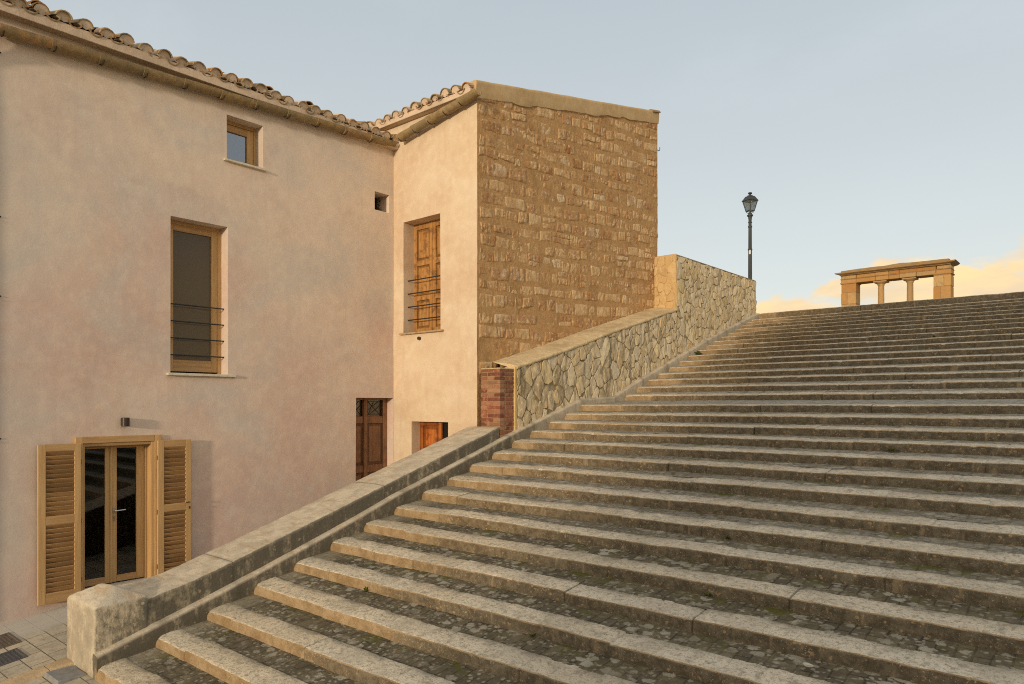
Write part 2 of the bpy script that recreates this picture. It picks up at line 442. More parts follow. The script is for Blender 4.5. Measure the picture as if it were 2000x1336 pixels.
REDPIPE = simple('red_pipe', (.30, .075, .04), .5, 0, .4, .3)
STICK = simple('white_sticker', (.65, .65, .62), .5)
GRATE = simple('cast_iron', (.10, .098, .105), .6, .2, .4, .6, 40)
RUST = simple('rusty_cover', (.15, .12, .09), .85, .1, .3, .7, 30)
BULB = simple('bulb_glass', (.45, .45, .42), .2, 0, .5)

def glass(name, tint, gl, ro=.02, fk=1.0):
    """window pane: sky reflection over what is behind"""
    m = bpy.data.materials.new(name); m.use_nodes = True
    t = m.node_tree; t.nodes.clear()
    o = t.nodes.new('ShaderNodeOutputMaterial'); g = t.nodes.new('ShaderNodeBsdfGlossy'); tr = t.nodes.new('ShaderNodeBsdfTransparent')
    g.inputs['Roughness'].default_value = ro; g.inputs['Color'].default_value = (.92, .95, 1, 1); tr.inputs['Color'].default_value = (*tint, 1)
    mx = t.nodes.new('ShaderNodeMixShader'); fr = t.nodes.new('ShaderNodeFresnel'); fr.inputs['IOR'].default_value = 1.5
    ma = t.nodes.new('ShaderNodeMath'); ma.operation = 'MULTIPLY_ADD'; ma.inputs[1].default_value = fk; ma.inputs[2].default_value = gl
    t.links.new(fr.outputs[0], ma.inputs[0]); t.links.new(ma.outputs[0], mx.inputs[0])
    t.links.new(tr.outputs[0], mx.inputs[1]); t.links.new(g.outputs[0], mx.inputs[2]); t.links.new(mx.outputs[0], o.inputs[0])
    return m
GL_SKY = glass('reflective_pane', (.5, .5, .5), .22)
GL_DIM = glass('dim_pane', (.96, .95, .92), .0, .05, .12)
BLINDP = Mat('blind_behind_glass').fin((.115, .09, .06), .12, .25)
GL_DOOR = glass('door_pane', (.35, .34, .32), .015)
GL_LAMP = glass('lantern_pane', (.97, .98, .96), .03, .1, .7)
GL_OLD = glass('old_pane', (.3, .3, .26), .06, .15)

# ------------------------------------------------------------------ measured layout
# x: along the steps to the right, y: up the flight, z: height above the eye
XS = -7.30                      # outer ends of the steps (face of the side curb)
XW = -7.40                      # face of parapet and rubble wall
XB = -7.93                      # stone gable wall
XA = -10.0                      # long plastered facade
YB = 8.354                      # short plastered facade
YK = {-16: 2.523, -15: 3.066, -14: 3.590, -13: 4.115, -12: 4.612, -11: 5.112, -10: 5.608, -9: 6.106, -8: 6.586, -7: 7.065, -6: 7.540, -5: 8.015, -4: 8.478, -3: 8.940, -2: 9.420, -1: 9.868, 0: 10.322,
      1: 11.80, 2: 12.24, 3: 12.67, 4: 13.09, 5: 13.53, 6: 13.98, 7: 14.43, 8: 14.86, 9: 15.27, 10: 15.65, 11: 16.07, 12: 16.50, 13: 16.88, 14: 17.24, 15: 17.57, 16: 17.89, 17: 18.43}
ZK = {-16: -2.464, -15: -2.306, -14: -2.155, -13: -1.993, -12: -1.824, -11: -1.665, -10: -1.506, -9: -1.350, -8: -1.203, -7: -1.050, -6: -.888, -5: -.732, -4: -.580, -3: -.434, -2: -.303, -1: -.160, 0: -.010,
      1: .167, 2: .330, 3: .488, 4: .625, 5: .779, 6: .922, 7: 1.070, 8: 1.207, 9: 1.343, 10: 1.472, 11: 1.598, 12: 1.727, 13: 1.849, 14: 1.969, 15: 2.074, 16: 2.172, 17: 2.386}
def riser(k): return .096 if k <= 0 else (.088 if k < 17 else .15)

# ------------------------------------------------------------------ staircase
stair = thing('staircase', (XS, 2.5, -2.56), 'wide weathered limestone staircase with mossy treads rising to the right between stone walls', 'staircase')
XR = 9.0
def step_xs():
    return np.concatenate([np.arange(XS - .03, .4, .024), np.arange(.4, XR, .22)])
for k in range(-16, 18):
    y0, z0, h = YK[k], ZK[k], riser(k)
    if k < 17: run = YK[k + 1] - y0; zb = ZK[k + 1] - riser(k + 1)
    else: run = .6; zb = z0 + .02
    slope = (zb - z0) / run
    nw = .26 if k < 1 else .22
    if k == 17: nw = .32
    xs = list(step_xs())
    joints = []; x = XS + random.uniform(.35, 1.0)
    while x < XR - .3:
        joints.append(x); x += random.choice((random.uniform(.45, .8), random.uniform(.8, 1.5), random.uniform(1.1, 1.7)))
    for j in joints: xs += [j - .012, j - .004, j + .004, j + .012]
    xs = np.array(sorted(xs)); keep = np.concatenate([[True], np.diff(xs) > .0015]); xs = xs[keep]
    jn = np.array(joints)
    seg = np.searchsorted(jn, xs)
    ns = len(jn) + 1
    dz = np.clip(rng.normal(0, .0035, ns), -.006, .005); dy = rng.normal(0, .006, ns); tl = np.clip(rng.normal(0, .002, ns), -.003, .003); tint = rng.random(ns)
    cen = np.concatenate([[XS], jn]) * .5 + np.concatenate([jn, [XR]]) * .5
    dzx = dz[seg] + tl[seg] * (xs - cen[seg]); dyx = dy[seg]
    if k == 17: dzx *= .5
    jd = np.abs(xs[:, None] - jn[None, :]).min(1)
    jf = np.clip(1 - jd / .011, 0, 1)
    wide = (rng.random(len(jn)) < .22)[np.abs(xs[:, None] - jn[None, :]).argmin(1)]
    jf = jf * np.where(wide, 1.0, .32)
    prof = [(0, -h - .05, 1), (0, -h + .004, 1), (-.002, -h * .72, 1), (0, -h * .45, 1), (0, -h * .25, 1), (.001, -.013, 1), (.004, -.005, .62), (.013, -.0012, .16), (.034, .0, 0),
            (nw * .3, 0, 0), (nw * .5, 0, 0), (nw * .75, 0, 0), (nw - .012, -.001, 0), (nw, -.005, 0), (nw + .004, -.04, 0)]
    if k >= -3: prof[5] = (.001, -.015, .85); prof[6] = (.006, -.005, .12); prof[7] = (.016, -.0012, 0)
    P = np.zeros((len(xs), len(prof), 3)); C = np.zeros_like(P)
    for j, (py, pz, up) in enumerate(prof):
        P[:, j, 0] = xs; P[:, j, 1] = y0 + py + dyx; P[:, j, 2] = z0 + pz + dzx + max(0, py) * slope
        C[:, j, 2] = up
    nb = fbm(P, 7, 3, k + 40); nc = fbm(P, 2.3, 2, k + 90); nh = fbm(P, 31, 2, k + 60)
    top = np.array([0, .2, .5, .7, .9, 1, 1, 1, 1, 1, 1, 1, 1, 1, 0])[None, :]
    P[..., 1] += .006 * nb + .008 * nc
    P[..., 2] += (.0045 * nb + .005 * nc) * top
    edge = np.array([0, 0, .1, .3, .6, 1, 1, .9, .5, .1, 0, 0, 0, 0, 0])[None, :]
    chip = sstep(fbm(P, 9, 2, k + 130), .42, .75) * edge + sstep(fbm(P, 1.9, 2, k + 200), .50, .8) * edge * .8
    P[..., 1] += .022 * chip + .009 * nh * edge; P[..., 2] -= .012 * chip * top + .004 * nh * top
    P[..., 1] += (.012 * jf)[:, None] * np.array([1] * 8 + [0] * 7)[None, :]
    P[..., 2] -= (.012 * jf)[:, None] * top
    wl = np.clip(1 - (xs - XS) / .05, 0, 1)[:, None]            # rounded outer end
    P[..., 1] += wl * .03 * edge; P[..., 2] -= wl * .012 * edge
    C[..., 0] = np.clip(jf * 1.2, 0, 1)[:, None] * .9
    C[..., 1] = tint[seg][:, None]
    C[:, 10:14, 0] = np.maximum(C[:, 10:14, 0], np.array([.05, .28, .6, .8])[None, :] * sstep(fbm(P, 5, 3, k + 400)[:, 10:14], -.5, .5))
    # clean stone near the outer ends, dark crust further along
    Lc = random.uniform(.08, .8) + (max(0, (-6 - k)) * .17)
    cl = 1 - sstep(xs - XS + .25 * fbm(np.stack([xs, xs * 0 + k, xs * 0], 1), 2.5, 2, 4), Lc * .5, Lc * 1.6 + .35)
    blk = np.where(rng.random(ns) < .05, .12, 0)[seg]
    cr = np.clip(1 - cl * .62 - blk, .40, 1)
    C[..., 2] = np.array([p[2] for p in prof])[None, :] * cr[:, None]
    mb = MB(); mb.grid(P, flip=False, col=C.reshape(-1, 3))
    st = mb.build('step', STEP, stair, 50)
    # paving between nosing and next riser
    xs2 = np.concatenate([np.arange(XS - .03, .4, .09), np.arange(.4, XR + .1, .4)])
    ys = np.linspace(nw - .02, run + .03, 5 if run < 1 else 12)
    G = np.zeros((len(xs2), len(ys), 3))
    G[..., 0] = xs2[:, None]; G[..., 1] = y0 + ys[None, :]; G[..., 2] = z0 - .006 + ys[None, :] * slope
    G[..., 2] += .006 * fbm(G, 3, 3, k + 300)
    CC = np.zeros_like(G); CC[..., 1] = (0.0 if k < -8 else (.45 if k < -4 else (.7 if k < 0 else .95)))
    if k == -9: CC[..., 1] = .2
    CC[..., 2] = sstep(ys, run * .62, run * .92)[None, :] * (1 if k < 1 else .4)
    mp = MB(); mp.grid(G, flip=False, col=CC.reshape(-1, 3)); mp.build('tread_paving', PAVE, st, 60)

CT = [(2.40, -2.42), (2.53, -2.365), (3.0, -2.225), (3.476, -2.085), (4.289, -1.835), (5.41, -1.467), (6.132, -1.21), (7.396, -.821), (8.237, -.554), (8.627, -.429), (10.30, .06), (10.5, .10), (11.45, .14), (12.295, .449), (15.536, 1.527), (18.30, 2.37), (18.52, 2.40)]
def curbz(y): return np.interp(y, [a for a, b in CT], [b for a, b in CT])
mb = MB()
ys = np.arange(2.53, 18.52, .05)
pr = [(XS + .004, -.9, 1), (XS + .003, -.3, 1), (XS, -.2, 1), (XS, -.1, 1), (XS, -.03, 1), (XS - .006, -.008, .4), (XS - .02, 0, 0), (XS - .06, .006, 0), (XW - .03, .01, 0)]
P = np.zeros((len(ys), len(pr), 3)); C = np.zeros_like(P)
cj = np.array([3.15, 3.95, 4.85, 6.3, 7.5, 8.42, 9.05, 10.4, 11.5, 12.5, 13.5, 14.5, 15.4, 16.4, 17.3])
jm = np.clip(1 - np.abs(ys[:, None] - cj[None, :]).min(1) / .05, 0, 1)
for j, (x, dz, up) in enumerate(pr):
    P[:, j, 0] = x; P[:, j, 1] = ys; P[:, j, 2] = curbz(ys) + dz; C[:, j, 2] = up
nb = fbm(P, 6, 3, 5); P[..., 0] += .006 * nb - .006 * jm[:, None]; P[..., 2] += .006 * fbm(P, 4, 3, 9)
ch = sstep(fbm(P, 5, 2, 77), .35, .7) * np.array([0, 0, 0, 0, .5, 1, 1, .4, 0])[None, :]
P[..., 0] -= .018 * ch; P[..., 2] -= .016 * ch
C[..., 0] = .55 * jm[:, None]
C[..., 2] *= 1 - .75 * sstep(ys, 8.2, 10)[:, None]
mb.grid(P, flip=True, col=C.reshape(-1, 3))
mb.add([P[0, j] for j in range(len(pr))] + [(XW - .03, 2.53, -3)], [tuple(range(len(pr) + 1))], 0, (0, .5, 1))
mb.add([P[-1, j] for j in range(len(pr))] + [(XW - .03, ys[-1], 1.2)], [tuple(range(len(pr) + 1))[::-1]], 0, (0, .5, .3))
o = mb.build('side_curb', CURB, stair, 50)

# ------------------------------------------------------------------ parapet with newel block
par = thing('stair_parapet', (-7.74, 2.78, -2.56), 'low sloping stone parapet with stained side and a blocky hipped end post', 'parapet')
PT = [(2.9, -1.965), (3.029, -1.935), (3.5, -1.835), (3.924, -1.715), (4.319, -1.595), (5.207, -1.321), (8.293, -.352)]
def parz(y): return np.interp(y, [a for a, b in PT], [b for a, b in PT])
def par_slab(ya, yb, name, lab=None):
    mb = MB()
    ys = np.linspace(ya, yb, max(4, int((yb - ya) / .025)))
    xl, xr = -8.07, XW
    pr = [(xr + .0, -1.2, 1), (xr, -.5, 1), (xr, -.3, 1), (xr + .003, -.15, 1), (xr, -.04, 1), (xr - .002, -.010, .8), (xr - .009, -.002, .1), (xr - .05, 0, 0), (xr - .2, .004, 0), ((xl + xr) / 2, .006, 0),
          (xl + .2, .003, 0), (xl + .05, 0, 0), (xl + .012, -.006, .2), (xl, -.03, 1), (xl, -.2, 1), (xl, -.9, 1)]
    P = np.zeros((len(ys), len(pr), 3)); C = np.zeros_like(P)
    for j, (x, dz, up) in enumerate(pr):
        P[:, j, 0] = x; P[:, j, 1] = ys; P[:, j, 2] = parz(ys) + dz; C[:, j, 2] = up
    P[..., 0] += .005 * fbm(P, 5, 3, 21) + .005 * fbm(P, 24, 2, 22); P[..., 2] += .006 * fbm(P, 3, 3, 23) + .005 * fbm(P, 22, 2, 24)
    ch = sstep(fbm(P, 6, 2, 27), .42, .75) * np.array([0, 0, 0, 0, .5, 1, 1, .3, 0, 0, 0, .3, 1, .5, 0, 0])[None, :]
    P[..., 0] -= .014 * ch; P[..., 2] -= .014 * ch
    ed = np.clip(1 - np.minimum(ys - ya, yb - ys) / .03, 0, 1)[:, None]
    P[..., 2] -= .006 * ed; C[..., 0] = .35 * ed
    mb.grid(P, flip=True, col=C.reshape(-1, 3))
    n = len(pr)
    mb.add(P[0], [tuple(range(n))], 0, (0, .5, 1)); mb.add(P[-1], [tuple(range(n))[::-1]], 0, (0, .5, .25))
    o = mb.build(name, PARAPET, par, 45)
    return o
par_slab(2.95, 3.921, 'wall_block'); par_slab(3.926, 6.03, 'wall_block'); par_slab(6.035, 8.293, 'wall_block')
# newel block: bevelled box with a low hipped top, worn all over
bm = bmesh.new()
x0, x1, y0, y1, zb, zt = -8.12, XW + .012, 2.529, 3.03, -3.0, -1.935
vs = [bm.verts.new(p) for p in ((x0, y0, zb), (x1, y0, zb), (x1, y1, zb), (x0, y1, zb), (x0, y0, zt), (x1, y0, zt + .012), (x1, y1, zt + .03), (x0, y1, zt), (x0 + .27, y0 + .22, zt + .135), (x1 - .27, y1 - .22, zt + .14))]
for f in ((3, 2, 1, 0), (0, 1, 5, 4), (1, 2, 6, 5), (2, 3, 7, 6), (3, 0, 4, 7), (4, 5, 9, 8), (5, 6, 9), (6, 7, 8, 9), (7, 4, 8)): bm.faces.new([vs[i] for i in f])
bm.normal_update()
bmesh.ops.bevel(bm, geom=[e for e in bm.edges if max(v.co.z for v in e.verts) > -2.5 or abs(e.verts[0].co.z - e.verts[1].co.z) > .5], offset=.026, segments=3, profile=.5, affect='EDGES')
bmesh.ops.triangulate(bm, faces=[f for f in bm.faces if len(f.verts) > 4])
for _ in range(4):
    bmesh.ops.subdivide_edges(bm, edges=[e for e in bm.edges if e.calc_length() > .035], cuts=1, use_grid_fill=True)
bmesh.ops.triangulate(bm, faces=[f for f in bm.faces if len(f.verts) > 4])
bm.verts.index_update(); bm.normal_update()
V = np.array([v.co[:] for v in bm.verts]); Nn = np.array([v.normal[:] for v in bm.verts])
V += Nn * (.006 * fbm(V, 4, 3, 61) + .005 * fbm(V, 17, 2, 66))[:, None]
C = np.zeros_like(V); C[:, 2] = np.clip(1 - Nn[:, 2] * 1.4, 0, 1); C[:, 2] *= np.where(Nn[:, 1] < -.5, .45, 1)
mb = MB(); mb.add(V, [[v.index for v in f.verts] for f in bm.faces], 0, C); bm.free()
mb.build('end_post', NEWEL, par, 60)

# ------------------------------------------------------------------ brick pillar
pil = thing('brick_pillar', (-7.6, 8.5, -.6), 'square red brick pillar at the foot of the rubble wall beside the peach house corner', 'pillar')
mb = MB(); hc = .0657
px0, px1, py0, py1 = -7.811, XW, 8.312, 8.640
core = MB(); core.box(px0 + .007, px1 - .007, py0 + .007, py1 - .002, -1.0, .548, .002); core.build('mortar', BRICKM, pil)
z = -1.0; row = 0
while z < .545:
    za, zb2 = z + .007, min(z + hc - .007, .553)
    w = px1 - px0
    sp = [px0, px0 + w * .345, px0 + w * .68, px1] if row % 4 == 1 else ([px0, px0 + w * .335, px1] if row % 2 == 0 else [px0, px0 + w * .655, px1])
    for a, b in zip(sp[:-1], sp[1:]):
        d = random.uniform(-.003, .003)
        mb.box(a + (.007 if a > px0 else 0), b - (.007 if b < px1 else 0), py0 + d, py0 + .11, za, zb2, .004, 0, (random.choice((0, 0, 0, .1, .25)), random.random(), 0))
    s0 = py0 + .12; q = [s0, s0 + (py1 - s0) * .5, py1] if row % 2 else [s0, py1 - .03, py1]
    for a, b in zip(q[:-1], q[1:]):
        d = random.uniform(-.003, .003)
        mb.box(px1 - .1, px1 + d, a + .004, b - .004, za, zb2, .004, 0, (random.choice((0, 0, .1)), random.random() * .7, 0))  # darker tints on the side face: its shade is painted into the bricks
    z += hc; row += 1
mb.build('brickwork', BRICK, pil)
mb = MB(); mb.box(px0 - .005, px1 + .004, py0 - .004, py1 + .02, .556, .575, .008); mb.build('mortar_cap', COPING, pil)

# ------------------------------------------------------------------ rubble wall
rub = thing('rubble_wall', (-7.66, 13.5, .9), 'pale crazy-paved rubble stone wall stepping up along the left of the staircase', 'wall')
TL = [(8.66, .60), (8.705, .61), (10.042, .965), (11.563, 1.405), (14.06, 2.07)]
def topz(y): return np.interp(y, [a for a, b in TL], [b for a, b in TL])
def clip(poly, n, d):
    out = []
    for i in range(len(poly)):
        a, b = poly[i], poly[(i + 1) % len(poly)]
        da, db = a @ n - d, b @ n - d
        if da <= 0: out.append(a)
        if (da < 0) != (db < 0) and abs(da - db) > 1e-12: out.append(a + (b - a) * (da / (da - db)))
    return out
def rubble(seeds, bounds, place, mb, gap, proud, seed, tintf=None):
    """one domed, rough stone per Voronoi cell; place(u, v, h) puts it on the wall"""
    sd = np.array(seeds); asp = np.array([1.0, .66])
    for i, s in enumerate(sd):
        poly = [s + np.array(p) for p in ((-.6, -.6), (.6, -.6), (.6, .6), (-.6, .6))]
        dd = (((sd - s) * asp) ** 2).sum(1)
        for j in np.argsort(dd)[1:18]:
            t = sd[j]; n = (t - s) * asp * asp; mid = (s + t) / 2
            poly = clip(poly, n, n @ mid)
            if len(poly) < 3: break
        if len(poly) < 3: continue
        poly = bounds(s, poly)
        if poly is None or len(poly) < 3: continue
        poly = np.array(poly); c = poly.mean(0)
        rad = np.sqrt(((poly - c) ** 2).sum(1)).mean()
        if rad < .035: continue
        poly = c + (poly - c) * max(.55, 1 - gap / rad)
        q = []
        for a in range(len(poly)):
            p0, p1 = poly[a], poly[(a + 1) % len(poly)]
            if np.linalg.norm(p1 - p0) < .01: continue
            q += [p0 * .86 + p1 * .14, p0 * .62 + p1 * .38, p0 * .38 + p1 * .62, p0 * .14 + p1 * .86]
        q = np.array(q)
        if len(q) < 6: continue
        q += (c - q) * .16 * fbm(np.concatenate([q, np.zeros((len(q), 1))], 1), 14, 2, seed)[:, None]
        pr = proud * random.uniform(.55, 1.25)
        rings = [(1.0, -.012), (.99, pr * .55), (.955, pr * .92), (.7, pr), (.35, pr * 1.02)]
        V = []; H = []
        tx, ty = random.gauss(0, .055), random.gauss(0, .05)
        for sc, h in rings:
            pp = c + (q - c) * sc
            hh = h + ((pp - c) @ np.array([tx, ty])) * (1 if h > 0 else 0)
            V.append(pp); H.append(np.full(len(q), 0) + hh)
        V.append(c[None, :]); H.append(np.array([pr * 1.02]))
        V = np.concatenate(V); H = np.concatenate(H)
        n3 = np.concatenate([V, np.full((len(V), 1), i * 3.7)], 1)
        H = H + np.where(H > 0, .020 * fbm(n3, 10, 3, seed + 5), 0)
        m = len(q); F = []
        for r in range(len(rings) - 1):
            for a in range(m): F.append((r * m + a, r * m + (a + 1) % m, (r + 1) * m + (a + 1) % m, (r + 1) * m + a))
        for a in range(m): F.append(((len(rings) - 1) * m + a, (len(rings) - 1) * m + (a + 1) % m, len(rings) * m))
        cc = np.zeros((len(V), 3)); cc[:, 1] = random.random() if tintf is None else tintf(c)
        cc[:m, 0] = .95; cc[m:2 * m, 0] = .3
        mb.add(place(V[:, 0], V[:, 1], H), F, 0, cc)
seeds = []
for iy, y in enumerate(np.arange(8.5, 18.7, .155)):
    sc = 1.25 if y < 12 else 1.0
    for zz in np.arange(-.9, 3.5, .225 * sc):
        if random.random() < (.30 if y < 12 else .14): continue
        yy = y + random.uniform(-.095, .095); z2 = zz + (iy % 2) * .125 + random.uniform(-.12, .12)
        if curbz(yy) - .35 < z2 < (topz(yy) + .35 if yy < 14.3 else 3.6):
            seeds.append((yy, z2))
            if random.random() < .30: seeds.append((yy + random.choice((-1, 1)) * random.uniform(.05, .085), z2 + random.uniform(-.12, .12)))
def bnd(s, poly):
    A = lambda v: np.array(v, float)
    poly = clip(poly, A((-1, 0)), -8.715); poly = clip(poly, A((1, 0)), 18.43) if poly else poly
    if not poly: return None
    mz = max(p[1] for p in poly)
    if s[0] < 14.06:
        if mz > topz(min(14.05, s[0])) - .15:
            sl = .27; n = A((-sl, 1)); poly = clip(poly, n, n @ A((s[0], topz(s[0]) - .03)))
            if poly and mz > 2.0: poly = clip(poly, A((1, 0)), 14.05)
    else:
        if mz > 2.0: poly = clip(poly, A((-1, 0)), -14.06)
        if poly: poly = clip(poly, A((0, 1)), 3.235)
    return poly if poly and len(poly) > 2 else None
mb = MB()
rubble(seeds, bnd, lambda u, v, h: np.stack([XW + .002 + h, u, v], 1), mb, .010, .017, 3)
mb.build('facing_stones', RUBBLE, rub, 38)
# mortar body
mb = MB()
def facegrid(mb, ys, zlo, zhi, nz, x, amp, seed, flip=True):
    P = np.zeros((len(ys), nz, 3))
    for i, y in enumerate(ys):
        P[i, :, 1] = y; P[i, :, 2] = np.linspace(zlo(y), zhi(y), nz); P[i, :, 0] = x
    P[..., 0] += amp * fbm(P, 8, 3, seed)
    mb.grid(P, flip=not flip)
facegrid(mb, np.arange(8.66, 14.07, .06), lambda y: curbz(y) - .5, lambda y: topz(y) - .01, 16, XW, .008, 3)
facegrid(mb, np.linspace(14.06, 18.44, 70), lambda y: curbz(y) - .5, lambda y: 3.26, 22, XW, .008, 3)
mb.add([(XB, 14.06, .5), (XB, 18.44, .5), (XB, 18.44, 3.26), (XB, 14.06, 3.26)], [(0, 1, 2, 3)])
mb.add([(XB, 18.44, .5), (XW, 18.44, .5), (XW, 18.44, 3.26), (XB, 18.44, 3.26)], [(0, 1, 2, 3)])
mb.add([(XB, 14.06, 1.9), (XW, 14.06, 1.9), (XW, 14.06, 3.26), (XB, 14.06, 3.26)], [(0, 1, 2, 3)])
P = np.zeros((60, 7, 3)); P[..., 1] = np.linspace(14.05, 18.45, 60)[:, None]; P[..., 0] = np.linspace(XW + .012, XB, 7)[None, :]; P[..., 2] = 3.265
P[:, 0, 2] = 3.235; P[..., 2] += .012 * fbm(P, 5, 3, 8); mb.grid(P, flip=True)
mb.build('mortar_body', MORTAR_R, rub, 60)
# golden return face where the wall steps up
mb = MB(); sd2 = [(x + random.uniform(-.06, .06), z + random.uniform(-.07, .07)) for x in np.arange(XB, XW + .1, .19) for z in np.arange(1.9, 3.4, .21)]
def bnd2(s, poly):
    A = lambda v: np.array(v, float)
    for n, d in ((A((1, 0)), XW - .01), (A((-1, 0)), -(XB)), (A((0, 1)), 3.24), (A((0, -1)), -1.95)):
        poly = clip(poly, n, d)
        if len(poly) < 3: return None
    return poly
rubble(sd2, bnd2, lambda u, v, h: np.stack([u, 14.050 - h, v], 1), mb, .005, .014, 33)
P = np.zeros((12, 30, 3)); P[..., 0] = np.linspace(XB, XW + .01, 12)[:, None]; P[..., 2] = np.linspace(1.95, 3.27, 30)[None, :]; P[..., 1] = 14.052
P[..., 1] -= .006 * fbm(P, 6, 3, 12); mb.grid(P, flip=False, col=(.75, .6, 0))
tag(mb.build('return_face', OCHRE, rub, 55), 'golden yellow end face of the taller part')
# sloping mortar coping of the low part
mb = MB(); ys = np.arange(8.70, 14.06, .05)
pr = [(XW + .0, -.06), (XW + .03, -.052), (XW + .036, -.02), (XW + .022, .0), (XW - .03, .008), (XW - .15, .03), (XW - .3, .052), (XW - .45, .072), (XB + .005, .082)]
P = np.zeros((len(ys), len(pr), 3)); C = np.zeros_like(P); C[..., 1] = .5
for j, (x, dz) in enumerate(pr): P[:, j, 0] = x; P[:, j, 1] = ys; P[:, j, 2] = topz(ys) + .012 + dz
C[:, 0, 0] = .9; C[:, 1, 0] = .55
P[..., 2] += .014 * fbm(P, 6, 4, 14); P[..., 0] += .016 * fbm(P, 5, 3, 15) * np.array([.2, 1, 1, 1, .5, 0, 0, 0, 0])[None, :]
mb.grid(P, flip=True, col=C.reshape(-1, 3)); mb.add(P[0], [tuple(range(len(pr)))])
mb.build('coping', COPING, rub, 50)
mb = MB(); P = np.zeros((4, 30, 3)); P[..., 1] = np.array([8.642, 8.66, 8.70, 8.722])[:, None]; P[..., 2] = np.linspace(-1, .6, 30)[None, :]; P[..., 0] = XW + .012 + np.array([-.03, 0, 0, -.03])[:, None]
P[..., 0] += .008 * fbm(P, 9, 3, 4); mb.grid(P, flip=True); mb.box(XW - .2, XW - .02, 8.645, 8.72, -1, .6); mb.build('joint_strip', MORTAR_Y, rub, 50)

# ------------------------------------------------------------------ houses
def facade(mb, u0, u1, z0, z1, holes, place, step, seed, depth, flip, amp=.010, skipsides=()):
    us = sorted(set(np.round(np.concatenate([np.arange(u0, u1, step), [u1]] + [[h[0], h[1]] for h in holes]), 5)))
    zs = sorted(set(np.round(np.concatenate([np.arange(z0, z1, step), [z1]] + [[h[2], h[3]] for h in holes]), 5)))
    us = [u for u in us if u0 <= u <= u1]; zs = [z for z in zs if z0 <= z <= z1]
    # drop lines that nearly coincide with a hole edge
    hu = [e for h in holes for e in h[:2]] + [u0, u1]; hz = [e for h in holes for e in h[2:4]] + [z0, z1]
    us = np.array([u for u in us if any(abs(u - e) < 1e-4 for e in hu) or min(abs(u - e) for e in hu) > .012])
    zs = np.array([z for z in zs if any(abs(z - e) < 1e-4 for e in hz) or min(abs(z - e) for e in hz) > .012])
    def disp(u, z):
        p = np.stack(np.broadcast_arrays(u, z, np.full_like(np.asarray(u, float) + z, seed)), -1)
        return amp * fbm(p, .9, 2, seed) + amp * .35 * fbm(p, 4.5, 2, seed + 3)
    U, Z = np.meshgrid(us, zs, indexing='ij')
    P = place(U, Z, disp(U, Z))
    uc = (us[:-1] + us[1:]) / 2; zc = (zs[:-1] + zs[1:]) / 2
    def skip(i, j): return any(h[0] < uc[i] < h[1] and h[2] < zc[j] < h[3] for h in holes)
    mb.grid(P, flip, skip=skip)
    for h in holes:
        ud = us[(us >= h[0] - 1e-4) & (us <= h[1] + 1e-4)]; zd = zs[(zs >= h[2] - 1e-4) & (zs <= h[3] + 1e-4)]
        D = h[4] if len(h) > 4 else depth
        for side in ('l', 'r', 't', 'b'):
            if side in ('l', 'r'):
                u = h[0] if side == 'l' else h[1]
                a = np.full(len(zd), u); front = place(a, zd, disp(a, zd)); back = place(a, zd, np.full(len(zd), -D))
                Q = np.stack([front, back], 0); mb.grid(Q, flip if side == 'l' else not flip)
            else:
                z = h[2] if side == 'b' else h[3]
                a = np.full(len(ud), z); front = place(ud, a, disp(ud, a)); back = place(ud, a, np.full(len(ud), -D))
                Q = np.stack([front, back], 0); mb.grid(Q, (not flip) if side == 'b' else flip)

def quad(mb, *p): mb.add(p, [(0, 1, 2, 3)])

# ---- long pink house
hA = thing('plastered_house', (-12, 4, -2.5), 'long pinkish plastered house with wooden windows and louvred door shutters on the left', 'house')
mb = MB()
A_tall = (4.393, 5.223, .437, 2.605, .24); A_small = (5.207, 5.789, 3.597, 4.257, .24); A_slot = (7.925, 8.25, 3.424, 3.745, .34); A_door = (3.285, 4.16, -2.9, -.505, .22); A_old = (7.52, 8.345, -2.6, .116, .22)
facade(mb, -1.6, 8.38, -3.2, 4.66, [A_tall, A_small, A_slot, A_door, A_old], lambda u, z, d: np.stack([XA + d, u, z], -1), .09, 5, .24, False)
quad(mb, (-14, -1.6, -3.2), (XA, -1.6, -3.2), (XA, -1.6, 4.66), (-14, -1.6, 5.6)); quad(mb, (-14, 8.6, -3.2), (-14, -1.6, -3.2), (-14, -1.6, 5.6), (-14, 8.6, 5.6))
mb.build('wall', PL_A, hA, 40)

def tilerow(mb, o, d, s, u, L, r0, r1, conv, th=.013, n=7, col=(0, .5, 0), ang=2.75):
    """one half-round clay tile: o start (low end), d up the roof, s across, u up"""
    o, d, s, u = (np.array(a, float) for a in (o, d, s, u))
    ri = []
    for t, r in ((0, r0), (.5, (r0 + r1) / 2), (1, r1)):
        for rr in (r, r - th):
            row = []
            for k in range(n):
                a = (k / (n - 1) - .5) * ang
                h = rr * math.cos(a) - r * math.cos(ang / 2)
                row.append(o + d * L * t + s * rr * math.sin(a) + u * (h if conv else -h))
            ri.append(row)
    V = np.array(ri).reshape(-1, 3); F = []
    def ix(t, lay, k): return (t * 2 + lay) * n + k
    for k in range(n - 1):
        for t in range(2):
            F.append((ix(t, 0, k), ix(t, 0, k + 1), ix(t + 1, 0, k + 1), ix(t + 1, 0, k)))
            F.append((ix(t, 1, k + 1), ix(t, 1, k), ix(t + 1, 1, k), ix(t + 1, 1, k + 1)))
        F.append((ix(0, 0, k + 1), ix(0, 0, k), ix(0, 1, k), ix(0, 1, k + 1))); F.append((ix(2, 0, k), ix(2, 0, k + 1), ix(2, 1, k + 1), ix(2, 1, k)))
    for t in range(2):
        for k in (0, n - 1): F.append((ix(t, 0, k), ix(t + 1, 0, k), ix(t + 1, 1, k), ix(t, 1, k)))
    mb.add(V, F, 0, col)

